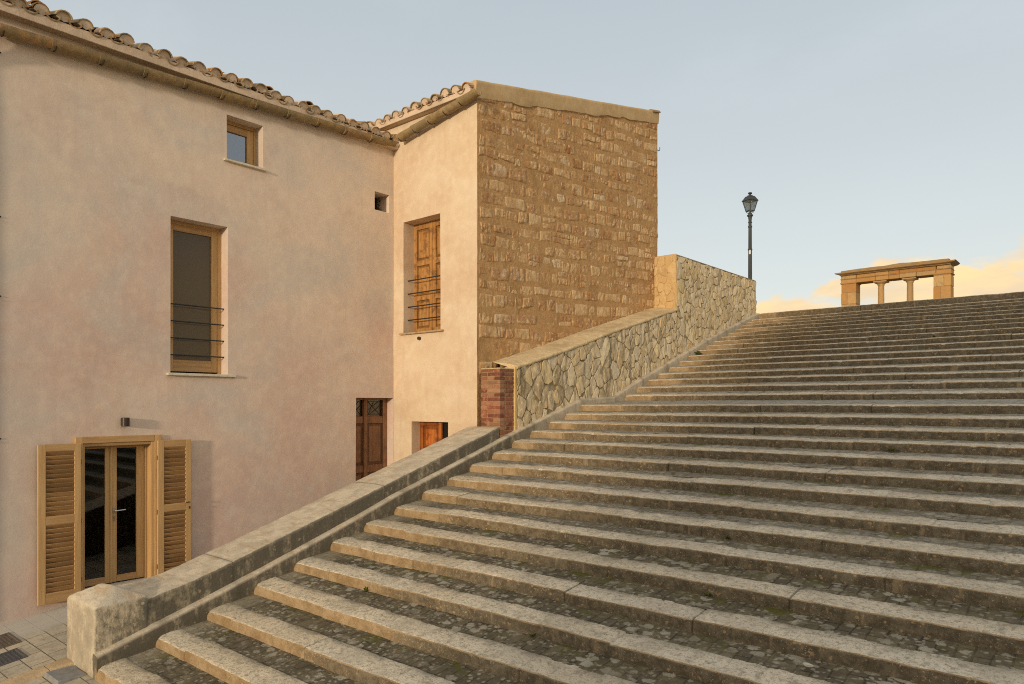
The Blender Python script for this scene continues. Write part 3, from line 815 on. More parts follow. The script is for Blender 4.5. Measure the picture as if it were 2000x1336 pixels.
def roof(mb, base, along, n, per, up_dir, rows, L=.40, seed=1, plugs=None):
    al = np.array(along, float); d = np.array(up_dir, float); d /= np.linalg.norm(d); u = np.cross(al, d)
    if u[2] < 0: u = -u
    rnd = random.Random(seed)
    for r in range(rows):
        for i in range(n):
            p = np.array(base, float) + al * (i * per) + d * (r * L * .80)
            j = lambda a: rnd.uniform(-a, a)
            sl = al * math.cos(.06) + d * j(.05); sl /= np.linalg.norm(sl)
            sag = .012 * math.sin(i * .7) + j(.008)
            tilerow(mb, p + d * j(.012) + u * (.02 + sag), d, sl, u, L, .088, .095, False, col=(0, rnd.random(), 0))
            ori = rnd.random()
            tc = rnd.random()
            tilerow(mb, p + al * (per / 2 + j(.016)) + d * (j(.018) - .004) + u * (.03 + sag + j(.012)), d + np.cross(u, d) * j(.08), sl, u, L, .100 + j(.009), .085, True, col=(0, tc, 0))
            if r == 0 and plugs is not None:
                o_ = p + al * (per / 2) + d * .016 + u * (.03 + sag); rr_ = .088
                V_ = [o_ - u * .05] + [o_ + sl * rr_ * math.cos(t_) + u * (rr_ * math.sin(t_) - .012) for t_ in np.linspace(0, math.pi, 9)]
                plugs.add(V_ + [v_ + d * .2 for v_ in V_], [tuple(range(10))] + [(k_, k_ + 10, (k_ + 1) % 10 + 10, (k_ + 1) % 10) for k_ in range(10)])
            if r == 1 and ori < .12:
                tilerow(mb, p + al * (per / 2 + j(.02)) - d * .10 + u * .085, d, sl, u, L * .8, .10, .09, True, col=(0, .6, 0))

SA = math.tan(R(17))
mb = MB(); pg = MB(); roof(mb, (-9.845, -1.6, 4.685), (0, 1, 0), 42, .2385, (-1, 0, SA), 11, seed=4, plugs=pg)
pg.box(-10.06, -9.862, -1.6, 8.36, 4.56, 4.678, .006); pg.build('eave_bed', EAVE, hA, 40)
mb.grid(np.array([[(-9.95, -1.6, 4.665), (-9.95, 8.35, 4.665)], [(-14.05, -1.6, 4.665 + 4.15 * SA), (-14.05, 8.35, 4.665 + 4.15 * SA)]]), flip=True, col=(0, .3, 0))
mb.grid(np.array([[(-9.95, -1.6, 4.645), (-9.95, 8.35, 4.645)], [(-14.05, -1.6, 4.645 + 4.15 * SA), (-14.05, 8.35, 4.645 + 4.15 * SA)]]), flip=False, col=(0, .3, 0))
mb.build('roof', TILE, hA, 50)

def gutter(parent, p0, p1, r, nseg, side, seed):
    p0, p1 = np.array(p0, float), np.array(p1, float); rnd = random.Random(seed)
    Lt = np.linalg.norm(p1 - p0); d = (p1 - p0) / Lt
    s = np.cross(d, (0, 0, 1)); s /= np.linalg.norm(s); u = np.cross(s, d)
    mb = MB(); L = Lt / nseg
    for i in range(nseg):
        a = p0 + d * L * i + u * rnd.uniform(-.006, .006) + s * rnd.uniform(-.005, .005)
        tw = rnd.uniform(-.02, .02)
        tilerow(mb, a - d * .02, d + s * tw * .3 + u * tw * .3, s, u, L + .03, r * rnd.uniform(1.08, 1.16), r * .96, False, .014, 11, (0, rnd.random(), 0), 3.14)
    g = mb.build('gutter', GUTTER, parent, 50)
    for i in range(nseg):
        c = p0 + d * (L * (i + .04)); w = np.array(side, float)
        b = MB(); b.tube([c + w * .10 - u * (r + .0) + (0, 0, .03), c - u * (r * 1.13) + w * .03, c - u * (r * 1.18) - w * .03, c - w * (r * .9) - u * r * .75], .007, 6)
        b.build('bracket', IRON, g)
gutter(hA, (-9.885, 2.395, 4.375), (-9.885, 8.25, 4.655), .088, 11, (-1, 0, 0), 5)

# windows, doors of the long house (x = depth)
def lv_frame(mb, y0, y1, z0, z1, xf, t, wl, wr, wt, wb, mats=(0, 1), b=.003):
    """frame: stiles full height, rails between them, front at xf, thickness t"""
    mb.box(xf - t, xf, y0, y0 + wl, z0, z1, b, mats[0], (0, random.random() * .5, 0)); mb.box(xf - t, xf, y1 - wr, y1, z0, z1, b, mats[0], (0, random.random() * .5, 0))
    mb.box(xf - t, xf - .001, y0 + wl, y1 - wr, z1 - wt, z1, b, mats[1], (0, random.random() * .5, 0)); mb.box(xf - t, xf - .001, y0 + wl, y1 - wr, z0, z0 + wb, b, mats[1], (0, random.random() * .5, 0))
OAK = [OAK_V, OAK_H, OAK_S]

w = MB(); lv_frame(w, 4.30, 5.226, .42, 2.61, -10.20, .07, .14, .058, .055, .03); lv_frame(w, 4.385, 5.168, .47, 2.555, -10.212, .055, .14, .088, .088, .165)
tw = w.build('tall_window', OAK, hA)
tag(tw, 'tall oak window with brown blind and four iron bars')
p = MB(); p.box(-10.245, -10.240, 4.52, 5.082, .63, 2.468, .001); p.build('pane', BLINDP, tw)
p = MB(); p.box(-10.262, -10.256, 4.42, 5.16, .48, 2.54, .001); p.build('blind', BLIND, tw)
p = MB(); p.box(-10.25, -9.945, 4.338, 5.326, .402, .437, .004); p.box(-10.2, -10.0, 4.40, 5.22, .437, .44, .001); p.build('sill', SILL, tw)
for i in range(4):
    z = 1.409 - i * .2375
    b = MB(); b.tube([(-10.115, 4.38, z), (-10.115, 5.225, z)], .0095, 8); b.build('bar', IRON, tw)
w = MB(); lv_frame(w, 5.12, 5.79, 3.56, 4.26, -10.20, .07, .12, .045, .055, .04); lv_frame(w, 5.18, 5.742, 3.605, 4.20, -10.21, .055, .12, .10, .10, .09)
sw = w.build('small_window', OAK, hA); tag(sw, 'small square oak window under the eaves')
p = MB(); p.box(-10.245, -10.240, 5.29, 5.645, 3.69, 4.105, .001); p.build('pane', GL_SKY, sw)
p = MB(); p.box(-10.30, -10.29, 5.15, 5.79, 3.57, 4.25, .001); p.build('dark_room', DARK, sw)
p = MB(); p.box(-10.25, -9.95, 5.155, 5.825, 3.565, 3.597, .004); p.build('sill', SILL, sw)
w = MB()
for i in range(5): w.tube([(-10.24, 7.95 + i * .065, 3.43), (-10.24, 7.95 + i * .065, 3.74)], .005, 6)
for i in range(4): w.tube([(-10.246, 7.93, 3.47 + i * .07), (-10.246, 8.24, 3.47 + i * .07)], .005, 6)
vt = w.build('vent_grille', IRON, hA); p = MB(); p.box(-10.35, -10.335, 7.9, 8.27, 3.4, 3.77, .001); p.build('dark_opening', DARK, vt)

# double glazed door with louvred shutters
w = MB()
w.box(XA - .02, -9.962, 3.204, 3.292, -2.36, -.41, .006, 0); w.box(XA - .02, -9.962, 4.168, 4.256, -2.36, -.41, .006, 0); w.box(XA - .02, -9.963, 3.292, 4.168, -.495, -.41, .006, 1)
w.box(-10.10, -9.98, 3.286, 3.318, -2.36, -.50, .003, 0, (0, .7, 0)); w.box(-10.10, -9.975, 4.125, 4.166, -2.36, -.50, .003, 0, (0, .2, 0)); w.box(-10.10, -9.98, 3.318, 4.125, -.535, -.497, .003, 1, (0, .8, 0))
w.box(-10.22, -10.10, 4.10, 4.16, -2.36, -.51, .004, 0, (0, .9, 0)); w.box(-10.22, -10.10, 3.286, 3.31, -2.36, -.51, .004, 0); w.box(-10.22, -10.10, 3.31, 4.10, -.56, -.51, .004, 1, (0, .9, 0))
dr = w.build('double_door', OAK, hA); tag(dr, 'pale oak double door with tall dark glass panes')
for (a, b, gl, gr) in ((3.305, 3.672, .045, .062), (3.678, 4.098, .074, .098)):
    w = MB(); lv_frame(w, a, b, -2.345, -.515, -10.135, .05, gl, gr, .06, .085)
    if a > 3.5: w.box(-10.13, -10.12, a - .012, a + .018, -2.345, -.52, .004, 0)
    lf = w.build('door_leaf', OAK, dr)
w = MB(); w.box(-10.163, -10.158, 3.34, 3.62, -2.27, -.56, .001); w.box(-10.163, -10.158, 3.74, 4.01, -2.27, -.56, .001); w.build('pane', GL_DOOR, dr)
w = MB(); w.box(-10.131, -10.119, 3.702, 3.73, -1.435, -1.37, .003); w.box(-10.131, -10.121, 3.703, 3.729, -1.53, -1.47, .003); w.tube([(-10.12, 3.716, -1.40), (-10.085, 3.716, -1.40), (-10.08, 3.73, -1.40), (-10.08, 3.84, -1.395)], .009, 8); w.build('handle', STEEL, dr)
w = MB(); w.box(-10.25, -9.97, 3.25, 4.20, -2.44, -2.362, .006); w.build('threshold', SILL, dr)
w = MB(); w.box(-12.5, -10.24, 3.0, 4.5, -2.4, -.4, .001); V = w.v[0]; w.f = [f[::-1] for f in w.f]; w.build('dark_room', DARK, dr)
# the reveal between leaf and outside must stay open, so the room box starts behind the leaf

def shutter(y0, y1, z0, z1, xf, hinge, name_lab):
    w = MB(); t = .042
    lv_frame(w, y0, y1, z0, z1, xf, t, .082, .072, .085, .13)
    zm = (z0 + z1) / 2 + .045; w.box(xf - t, xf - .001, y0 + .082, y1 - .072, zm - .05, zm + .05, .003, 1)
    a, b = y0 + .084, y1 - .074
    for lo, hi in ((z0 + .13, zm - .05), (zm + .05, z1 - .085)):
        n = int((hi - lo) / .056); stp = (hi - lo) / n
        for i in range(n):
            zc = lo + stp * (i + .5); th = R(28)
            rot = [[math.cos(th), 0, math.sin(th)], [0, 1, 0], [-math.sin(th), 0, math.cos(th)]]
            w.box(xf - .026, xf - .015, a, b, zc - stp * .60, zc + stp * .60, .003, 2, (0, random.random(), 0), rot)
        w.box(xf - t + .001, xf - t + .006, a, b, lo, hi, .001, 1, (.7, .5, 0))
    for dz in (.12, .5, .88):
        zc = z0 + (z1 - z0) * dz; yy = y1 + .004 if hinge == 'r' else y0 - .004
        w.tube([(xf - .01, yy, zc - .03), (xf - .01, yy, zc + .03)], .007, 6, 0, (.8, .5, 0))
    o = w.build('shutter', OAK, hA); tag(o, name_lab); return o
shutter(2.787, 3.253, -2.425, -.487, -9.915, 'r', 'left louvred oak shutter folded against the wall')
sr = shutter(4.19, 4.64, -2.425, -.488, -9.915, 'l', 'right louvred oak shutter with dark latch')
w = MB(); w.tube([(-9.915, 4.605, -1.36), (-9.89, 4.605, -1.36), (-9.888, 4.56, -1.358)], .008, 8); w.build('latch', BRASS, sr)
w = MB(); w.lathe([(.0, -.018), (.014, -.012), (.014, .012), (0, .018)], (-9.912, 4.612, -1.435), 10); w.build('keyhole', BRASS, sr)

# old panelled door in the corner
w = MB()
lv_frame(w, 7.40, 8.352, -2.1, .13, -10.17, .06, .12, .10, .05, .1, (0, 0))
w.box(-10.23, -10.158, 7.815, 7.895, -2.1, .08, .008, 0, (0, .2, 0))
for a, b in ((7.52, 7.815), (7.895, 8.252)):
    w.box(-10.23, -10.18, a, b, -.335, -.21, .006, 0); w.box(-10.23, -10.18, a, b, -1.20, -1.07, .006, 0)
    for lo, hi in ((-1.07, -.335), (-2.1, -1.20)):
        w.box(-10.225, -10.200, a, b, lo, hi, .002, 0, (.5, .3, 0)); w.box(-10.21, -10.186, a + .045, b - .045, lo + .045, hi - .045, .016, 0, (0, .1, 0))
od = w.build('panelled_door', BRNW, hA); tag(od, 'old brown panelled door with leaded upper panes')
w = MB(); w.box(-10.222, -10.218, 7.45, 8.26, -.215, .085, .001); w.build('pane', GL_OLD, od)
w = MB()
for a, b in ((7.56, 7.80), (7.91, 8.24)):
    m_ = (a + b) / 2
    for q in ((a, -.185, b, -.185), (a, .055, b, .055), (a + .025, -.21, a + .025, .08), (b - .025, -.21, b - .025, .08), (a + .025, .055, b - .025, -.185), (a + .025, -.10, b - .06, .055), (m_, .055, a + .04, -.185), (a + .06, -.185, b - .03, -.02)):
        w.tube([(-10.212, q[0], q[1]), (-10.212, q[2], q[3])], .004, 6)
w.build('pane_grille', BRASS, od)
w = MB(); w.box(-10.40, -10.26, 7.4, 8.34, -2.1, .2, .001); w.build('dark_hall', DARK, od)
# downpipe at the far left corner of the view
w = MB(); w.tube([(-9.90, 2.34, 4.50), (-9.90, 2.34, 4.24), (-9.945, 2.02, 3.98), (-9.945, 2.02, -2.5)], .05, 12); dp = w.build('downpipe', REDPIPE, hA, 60)
for z in (4.12, 2.2, 1.27, -.4):
    w = MB(); w.lathe([(.053, -.012), (.058, -.01), (.058, .01), (.053, .012)], (-9.945, 2.02, z), 14); w.tube([(-9.945, 2.07, z), (-9.99, 2.43, z), (-10.01, 2.435, z)], .008, 6); w.build('pipe_clip', IRON, dp)

# wall light above the door
wl = thing('wall_light', (-9.98, 3.78, -.23), 'small dark bronze cylinder wall light above the double door', 'wall lamp')
w = MB(); w.lathe([(.0, -.062), (.046, -.062), (.05, -.058), (.05, .05), (.046, .054), (0, .054)], (-9.935, 3.783, -.226), 20); w.build('shade', BRONZE, wl, 40)
w = MB(); w.box(-10.01, -9.975, 3.75, 3.816, -.27, -.18, .004); w.build('back_plate', BRONZE, wl)

# ---- stone gable house
hB = thing('stone_gable_house', (-9, 11, -2), 'narrow house with peach plastered front and tall bare ochre stone side wall', 'house')
mb = MB()
B_win = (-9.734, -8.788, 1.262, 3.233, .27); B_cel = (-9.516, -8.603, -2.6, -.297, .2)
facade(mb, XA - .02, XB, -2.6, 5.10, [B_win, B_cel], lambda u, z, d: np.stack([u, YB - d, z], -1), .09, 31, .25, False)
facade(mb, -14, XA - .02, 4.3, 5.10, [], lambda u, z, d: np.stack([u, YB - d, z], -1), .2, 31, .25, False)
mb.build('front_wall', PL_B, hB, 40)
SB = .224
def bandz(y): return 5.215 + SB * (y - 8.306)
YE = 14.18
# ashlar side wall: every block its own rough face on a mortar bed
mb = MB()
def put(y, z, h): return np.stack([XB + h, y, z], -1)
zrow = .2; row = 0
while zrow < 6.4:
    big = zrow < 1.7
    hh = random.uniform(.22, .29) if big else random.uniform(.165, .26)
    sl = .03 + .018 * max(0, zrow - .3)
    y = 8.42 + random.uniform(-.2, .02)
    while y < YE:
        wd = random.uniform(.16, .42) if random.random() < .7 else random.uniform(.40, .62)
        ya, yb = max(y, 8.392), min(y + wd, YE + random.uniform(-.015, .03)); y += wd + random.uniform(.004, .03)
        if yb - ya < .09: continue
        yc = (ya + yb) / 2; zc0 = zrow + sl * (yc - 8.35) + .02 * math.sin(yc * 1.7 + row * 2.1)
        lim = bandz(yc) - .06
        if zc0 + hh * .8 > lim or zc0 + hh < topz(min(yc, 14)) - .05: continue
        parts = [(0, random.uniform(.82, 1.02))]
        q = random.random()
        if q < .16 and hh > .2: f = random.uniform(.4, .6); parts = [(0, f - .04), (f, 1)]
        elif q < .42: o_ = random.uniform(.05, .3); parts = [(o_ if random.random() < .5 else 0, 1 - o_ * random.random())]
        for f0, f1 in parts:
            za, zb_ = zc0 + hh * f0, min(zc0 + hh * f1, lim)
            if zb_ - za < .05: continue
            nu, nv = 21, 11
            U, Vv = np.meshgrid(np.linspace(-1, 1, nu), np.linspace(-1, 1, nv), indexing='ij')
            cj = [random.uniform(-.022, .022) for _ in range(8)]
            uu, vv = (U + 1) / 2, (Vv + 1) / 2
            yy = ya + uu * (yb - ya) + (1 - uu) * (1 - vv) * cj[0] + uu * (1 - vv) * cj[1] + (1 - uu) * vv * cj[2] + uu * vv * cj[3]
            zz = za + vv * (zb_ - za) + (1 - uu) * (1 - vv) * cj[4] + uu * (1 - vv) * cj[5] + (1 - uu) * vv * cj[6] + uu * vv * cj[7] + sl * (yy - yc)
            qq = np.stack([yy, zz, np.full_like(U, row * 1.0)], -1)
            yy = yy + .014 * fbm(qq, 12, 2, 50); zz = zz + .014 * fbm(qq, 12, 2, 54)
            pw = random.uniform(8, 20)
            e = np.clip((1 - np.abs(U) ** pw) * (1 - np.abs(Vv) ** (pw * .55)), 0, 1) ** .5
            rr = np.sqrt(np.clip(np.abs(U) - .72, 0, 1) ** 2 + np.clip(np.abs(Vv) - .55, 0, 1) ** 2) / .45
            e = e * (1 - sstep(rr, .75, 1.15))
            pr = random.uniform(-.002, .012) * (1.3 if big else 1)
            am = random.uniform(.35, .95)
            H = -.016 + (pr + .016) * e + am * (.010 * fbm(qq, 8, 2, 57) + .014 * fbm(qq * [1, .4, 1], 26, 2, 58) + .012 * fbm(qq, 40, 2, 59)) * e
            tn = random.random() * .8 + .2 * random.random()
            c = np.zeros((nu * nv, 3)); c[:, 0] = (1 - sstep(e, .15, .6)).ravel() * .9; c[:, 1] = np.clip(tn + .25 * fbm(qq, 5, 2, 91), 0, 1).ravel()
            mb.grid(put(yy, zz, H), flip=False, col=c)
    zrow += hh + random.uniform(.004, .026); row += 1
ysb = np.linspace(8.354, YE + .012, 130); P = np.zeros((130, 120, 3))
for i, y in enumerate(ysb): P[i, :, 1] = y; P[i, :, 2] = np.linspace(-2, bandz(y) - .05, 120)
P[..., 0] = XB - .002; P[..., 0] += .008 * fbm(P, 9, 3, 71) + .006 * fbm(P, 2, 2, 73)
P[0, :, 1] -= .006 * np.abs(fbm(P[0], 9, 2, 75))
mb.grid(P, flip=False, mat=1)
mb.grid(np.stack([P[-1], P[-1] * [1, 1, 1] + [-.9, .004, 0]], 0), flip=False, mat=1)
mb.build('stone_side_wall', [ASHLAR, MORTAR_A], hB, 60)
mb = MB()
P = np.zeros((120, 12, 3)); ysb = np.linspace(8.30, YE + .02, 120)
low = .29 + .05 * fbm(np.stack([ysb, ysb * 0, ysb * 0], 1), 2.2, 4, 9) - .03 * sstep(ysb, 12, 14)
for i, y in enumerate(ysb): P[i, :, 1] = y; P[i, :, 2] = bandz(y) - np.array([low[i], low[i] - .006, low[i] * .8, low[i] * .6, low[i] * .4, low[i] * .2, .05, .02, .005, 0, .004, .008])
P[..., 0] = XB + np.array([.0, .022, .03, .032, .034, .036, .036, .032, .02, 0, -.1, -.3])[None, :]
P[..., 0] += .008 * fbm(P, 4, 3, 81); P[..., 2] += .010 * fbm(P, 2.5, 3, 83) * np.array([0] * 5 + [.5, 1, 1, 1, 1, 1, 1])[None, :]
mb.grid(P, flip=False); mb.add(P[0], [tuple(range(12))[::-1]]); mb.add(np.concatenate([P[-1], [(XB - .3, YE + .02, bandz(YE) - .35)]]), [tuple(range(13))])
mb.build('verge_band', VERGE, hB, 50)
mb = MB(); quad(mb, (XB - .8, YE, -2), (-14, YE, -2), (-14, YE, 6.4), (XB - .8, YE, 6.4)); quad(mb, (-14, YB, -2), (-14, YB, 5.1), (-14, YE, 6.4), (-14, YE, -2))
mb.build('rear_wall', MORTAR_A, hB)
mb = MB(); pg = MB(); roof(mb, (-14.1, 8.205, 5.085), (1, 0, 0), 25, .2475, (0, 1, SB), 17, seed=9, plugs=pg)
pg.box(-14, XB - .03, 8.222, 8.40, 4.99, 5.078, .006); pg.build('eave_bed', EAVE, hB, 40)
for s, zz in ((True, 0), (False, -.02)):
    mb.grid(np.array([[(-14.1, 8.33, 5.065 + zz), (XB - .02, 8.33, 5.065 + zz)], [(-14.1, YE, 5.065 + zz + SB * 5.92), (XB - .02, YE, 5.065 + zz + SB * 5.92)]]), flip=not s, col=(0, .3, 0))
mb.build('roof', TILE, hB, 50)
w = MB(); tilerow(w, (XB - .02, YE - .28, bandz(YE) - .10), (0, .97, SB), (1, 0, 0), (0, -SB, .97), .34, .085, .085, True, .02, 9, (0, .05, 0)); w.build('verge_tile', TILE, hB, 50)
gutter(hB, (-9.66, 8.225, 4.715), (-7.80, 8.225, 4.985), .086, 5, (0, 1, 0), 8)
# shuttered window
w = MB()
for a, b, sx in ((-9.74, -9.262, 1), (-9.256, -8.78, -1)):
    y = 8.61
    w.box(a, a + .075, y, y + .05, 1.262, 3.235, .004, 0, (0, random.random() * .5, 0)); w.box(b - .075, b, y, y + .05, 1.262, 3.235, .004, 0, (0, random.random() * .5, 0))
    for z0, z1 in ((1.262, 1.36), (1.86, 1.95), (2.48, 2.58), (3.13, 3.235)): w.box(a + .075, b - .075, y + .001, y + .05, z0, z1, .004, 0, (0, random.random() * .5, 0))
    for z0, z1 in ((1.36, 1.86), (1.95, 2.48), (2.58, 3.13)):
        w.box(a + .075, b - .075, y + .028, y + .045, z0, z1, .001, 0, (.55, .5, 0)); w.box(a + .105, b - .105, y + .012, y + .035, z0 + .035, z1 - .035, .01, 0, (0, random.random() * .6, 0))
w.box(-9.275, -9.245, 8.598, 8.612, 1.262, 3.235, .004, 0)
bw = w.build('shuttered_window', OLDW, hB); tag(bw, 'window closed by weathered orange brown panelled shutters behind four iron bars')
w = MB(); w.box(-9.80, -8.70, 8.30, 8.62, 1.232, 1.262, .006); w.build('sill', SILLT, bw)
for i in range(4):
    b = MB(); z = 2.206 - i * .2345; b.tube([(-9.74, 8.465, z), (-8.78, 8.465, z)], .011, 8); b.build('bar', IRON, bw)
# cellar door, ajar
w = MB(); y = 8.555
w.box(-9.516, -9.44, y, y + .05, -2.4, -.30, .004, 0, (.2, .8, 0)); w.box(-9.05, -8.975, y, y + .05, -2.4, -.30, .004, 0, (0, .2, 0)); w.box(-9.44, -9.05, y + .001, y + .05, -.375, -.30, .004, 0, (.3, .9, 0))
w.box(-9.44, -9.05, y + .03, y + .045, -2.4, -.375, .002, 0, (.5, .6, 0)); w.box(-9.39, -9.10, y + .012, y + .04, -.92, -.43, .014, 0, (0, .3, 0)); w.box(-9.33, -9.16, y + .004, y + .03, -.82, -.52, .01, 0, (0, 0, 0)); w.box(-9.39, -9.10, y + .012, y + .04, -2.2, -1.1, .014, 0, (0, .3, 0))
cd = w.build('cellar_door', ORNW, hB); tag(cd, 'low carved orange wooden door standing ajar')
w = MB(); w.box(-9.7, -8.4, 8.62, 10, -2.5, -.2, .001); w.f = [f[::-1] for f in w.f]; w.build('dark_cellar', DARK, cd)
w = MB(); w.lathe([(.012, 0), (.03, 0), (.03, .05), (.012, .05)], (0, 0, 0), 12); V = w.v[0]; w.v[0] = np.stack([-9.30 + V[:, 0], YB + .01 - V[:, 2], 1.147 + V[:, 1]], 1); w.f = [f[::-1] for f in w.f]; w.build('drain_spout', BRASS, hB)
w = MB(); w.tube([(XB - .03, 14.15, 5.71), (XB - .03, 14.30, 5.695), (XB - .03, 14.345, 5.72), (XB - .03, 14.35, 5.79)], .008, 6); w.build('iron_hook', IRON, hB)

# ------------------------------------------------------------------ street lamp
LX, LY, LZ = -7.95, 19.41, 2.25
lam = thing('street_lamp', (LX, LY, LZ), 'dark green lantern street lamp on a slim post behind the rubble wall', 'street lamp')
w = MB(); w.lathe([(.13, 0), (.13, .08), (.09, .14), (.085, .5), (.066, .56), (.066, .62), (.058, .66), (.056, 1.18), (.066, 1.19), (.066, 1.22), (.054, 1.24), (.05, 2.04), (.062, 2.05), (.062, 2.08), (.049, 2.10), (.046, 2.68), (.058, 2.69), (.058, 2.715), (.044, 2.73), (.042, 2.80), (.054, 2.81), (.054, 2.83), (.042, 2.85), (.046, 2.92), (.055, 2.98), (.082, 3.0), (.082, 3.03), (.05, 3.05), (.045, 3.09)], (LX, LY, LZ), 16); w.build('post', LAMPM, lam, 40)
w = MB(); w.box(LX - .012, LX + .04, LY - .056, LY - .050, LZ + 1.93, LZ + 2.04, .001); w.build('sticker', STICK, lam)
zb, zt = 5.39, 5.672; hb, ht = .080, .140; lr = R(-22)
def sq(h, z, k): a = lr + math.pi / 4 + k * math.pi / 2; return np.array([LX + h * 1.414 * math.cos(a), LY + h * 1.414 * math.sin(a), z])
w = MB()
for k in range(4):
    w.tube([sq(hb, zb, k), sq(ht, zt, k)], .011, 6); w.tube([sq(hb, zb, k), sq(hb, zb, k + 1)], .012, 6); w.tube([sq(ht, zt, k), sq(ht, zt, k + 1)], .012, 6)
    w.tube([sq(hb * .95, zb, k), sq(hb * .9, zb - .03, k), (LX + .03 * math.cos(k * 1.57), LY + .03 * math.sin(k * 1.57), zb - .075)], .008, 6)
w.lathe([(.03, 0), (.045, .01), (.03, .03)], (LX, LY, 5.30), 10)
lan = w.build('lantern', LAMPM, lam)
w = MB(); V = []; F = []
for h, z in ((.162, 5.668), (.156, 5.682), (.118, 5.745), (.092, 5.795), (.06, 5.81), (.045, 5.83)):
    V += [sq(h, z, k) for k in range(4)]
for r in range(5):
    for k in range(4): F.append((r * 4 + k, r * 4 + (k + 1) % 4, (r + 1) * 4 + (k + 1) % 4, (r + 1) * 4 + k))
F += [(3, 2, 1, 0), (20, 21, 22, 23)]; w.add(V, F); w.lathe([(.03, 0), (.03, .03), (.052, .045), (.058, .062), (.048, .08), (.02, .088)], (LX, LY, 5.825), 12); w.build('hood', LAMPM, lan)
for k in range(4):
    w = MB(); a, b, c, d = sq(hb * .97, zb + .01, k), sq(hb * .97, zb + .01, k + 1), sq(ht * .97, zt - .01, k + 1), sq(ht * .97, zt - .01, k)
    nn = np.cross(b - a, d - a); nn = nn / np.linalg.norm(nn) * .003
    w.add([a, b, c, d, a - nn, b - nn, c - nn, d - nn], [(0, 1, 2, 3), (7, 6, 5, 4), (0, 4, 5, 1), (1, 5, 6, 2), (2, 6, 7, 3), (3, 7, 4, 0)]); w.build('pane', GL_LAMP, lan)
w = MB(); w.lathe([(.025, 0), (.025, .06), (.04, .10), (.045, .15), (.03, .19), (.01, .2)], (LX, LY, zb), 12); w.build('bulb', BULB, lan, 60)

# ------------------------------------------------------------------ ruined portico
YP = 45.0
ruin = thing('ruined_portico', (-10, YP, 2.2), 'ruined golden stone portico with two columns between square piers on the skyline', 'ruin')
def rough(mb, x0, x1, y0, y1, z0, z1, n, amp, seed, tint, mort=.02):
    """stack/row of blocks with slightly worn faces"""
    P = []
    mb.box(x0, x1, y0, y1, z0, z1, .03, 0, (0, tint, 0))
def pier(x0, x1):
    mb = MB(); z = 1.9; i = 0
    while z < 7.2:
        h = min(random.uniform(.55, .75), 7.24 - z)
        d = random.uniform(-.012, .012); c = x0 + (x1 - x0) * random.choice((.4, .6, 1))
        mb.box(x0 + d, c - .006, YP + d, YP + .9, z + .006, z + h - .006, .02, 0, (0, random.random(), 0))
        if c < x1 - .1: mb.box(c + .006, x1 + d, YP - d, YP + .9, z + .006, z + h - .006, .02, 0, (0, random.random(), 0))
        z += h
    mb.box(x0 + .02, x1 - .02, YP + .02, YP + .88, 1.9, 7.2, .01, 0, (.5, .5, 0))
    mb.box(x0 - .05, x1 + .05, YP - .05, YP + .95, 7.14, 7.22, .02, 0, (0, .4, 0))
    mb.build('pier', PORTICO, ruin)
pier(-12.87, -12.045); pier(-8.069, -7.24)
for cx in (-10.807, -9.305):
    mb = MB(); r0 = .205
    zj = [1.9, 3.2, 4.2, 4.75, 5.6, 6.95]
    for a, b in zip(zj[:-1], zj[1:]):
        ra = r0 - .006 * (a - 1.9) * 1.5; rb = r0 - .006 * (b - 1.9) * 1.5
        mb.lathe([(ra - .02, a + .0), (ra, a + .02), (rb, b - .012), (rb - .02, b)], (cx, YP + .45, 0), 24, 0, (0, random.random(), 0))
    col = mb.build('column', PORTICO, ruin, 35)
    mb = MB(); mb.lathe([(.17, 6.90), (.19, 6.93), (.19, 6.95), (.18, 6.97), (.26, 7.03), (.33, 7.06), (.34, 7.075)], (cx, YP + .45, 0), 24, 0, (0, .6, 0)); mb.box(cx - .36, cx + .36, YP + .09, YP + .81, 7.072, 7.16, .02, 0, (0, .7, 0)); mb.build('capital', PORTICO, col, 35)
mb = MB(); x = -12.90
cuts = [-12.90, -12.05, -11.0, -10.3, -9.75, -8.9, -7.95, -7.22]
for i, (a, b) in enumerate(zip(cuts[:-1], cuts[1:])):
    d = random.uniform(-.03, .02)
    mb.box(a, b - .012, YP + d, YP + .9, 7.165, 7.43, .02, 0, (0, random.random(), 0))
    d = random.uniform(-.05, .03)
    mb.box(a + random.uniform(-.05, .05) * (0 < i), b - .012, YP + d, YP + .9, 7.435, 7.63, .03, 0, (0, random.choice((.0, .1, .7, .3)), 0))
mb.box(-12.92, -7.2, YP - .05, YP + .92, 7.405, 7.44, .012, 0, (.3, .5, 0))
mb.build('entablature', PORTICO, ruin)
# cornice: moulded run with a worn lip
mb = MB(); xs = np.linspace(-13.16, -6.98, 90)
pr = [(.10, 7.62), (-.10, 7.64), (-.14, 7.68), (-.30, 7.71), (-.34, 7.74), (-.34, 7.79), (-.30, 7.81), (.0, 7.83), (.9, 7.83), (1.2, 7.8), (1.2, 7.72), (.92, 7.63)]
P = np.zeros((90, len(pr), 3))
for j, (dy, z) in enumerate(pr): P[:, j, 0] = xs; P[:, j, 1] = YP + dy; P[:, j, 2] = z
e = np.clip(1 - np.minimum(xs + 13.16, -6.98 - xs) / .28, 0, 1)[:, None]
P[..., 0] += (np.where(xs < -10, 1, -1)[:, None] * .26 * e) * np.array([1, 1, .9, .4, .1, 0, 0, 0, 0, 0, .5, 1])[None, :]
P[..., 1] += .05 * np.abs(fbm(P, 2.2, 3, 7)) * np.array([0, 0, 1, 1, 1, 1, 1, 0, 0, 0, 0, 0])[None, :]; P[..., 2] += .02 * fbm(P, 2, 2, 9)
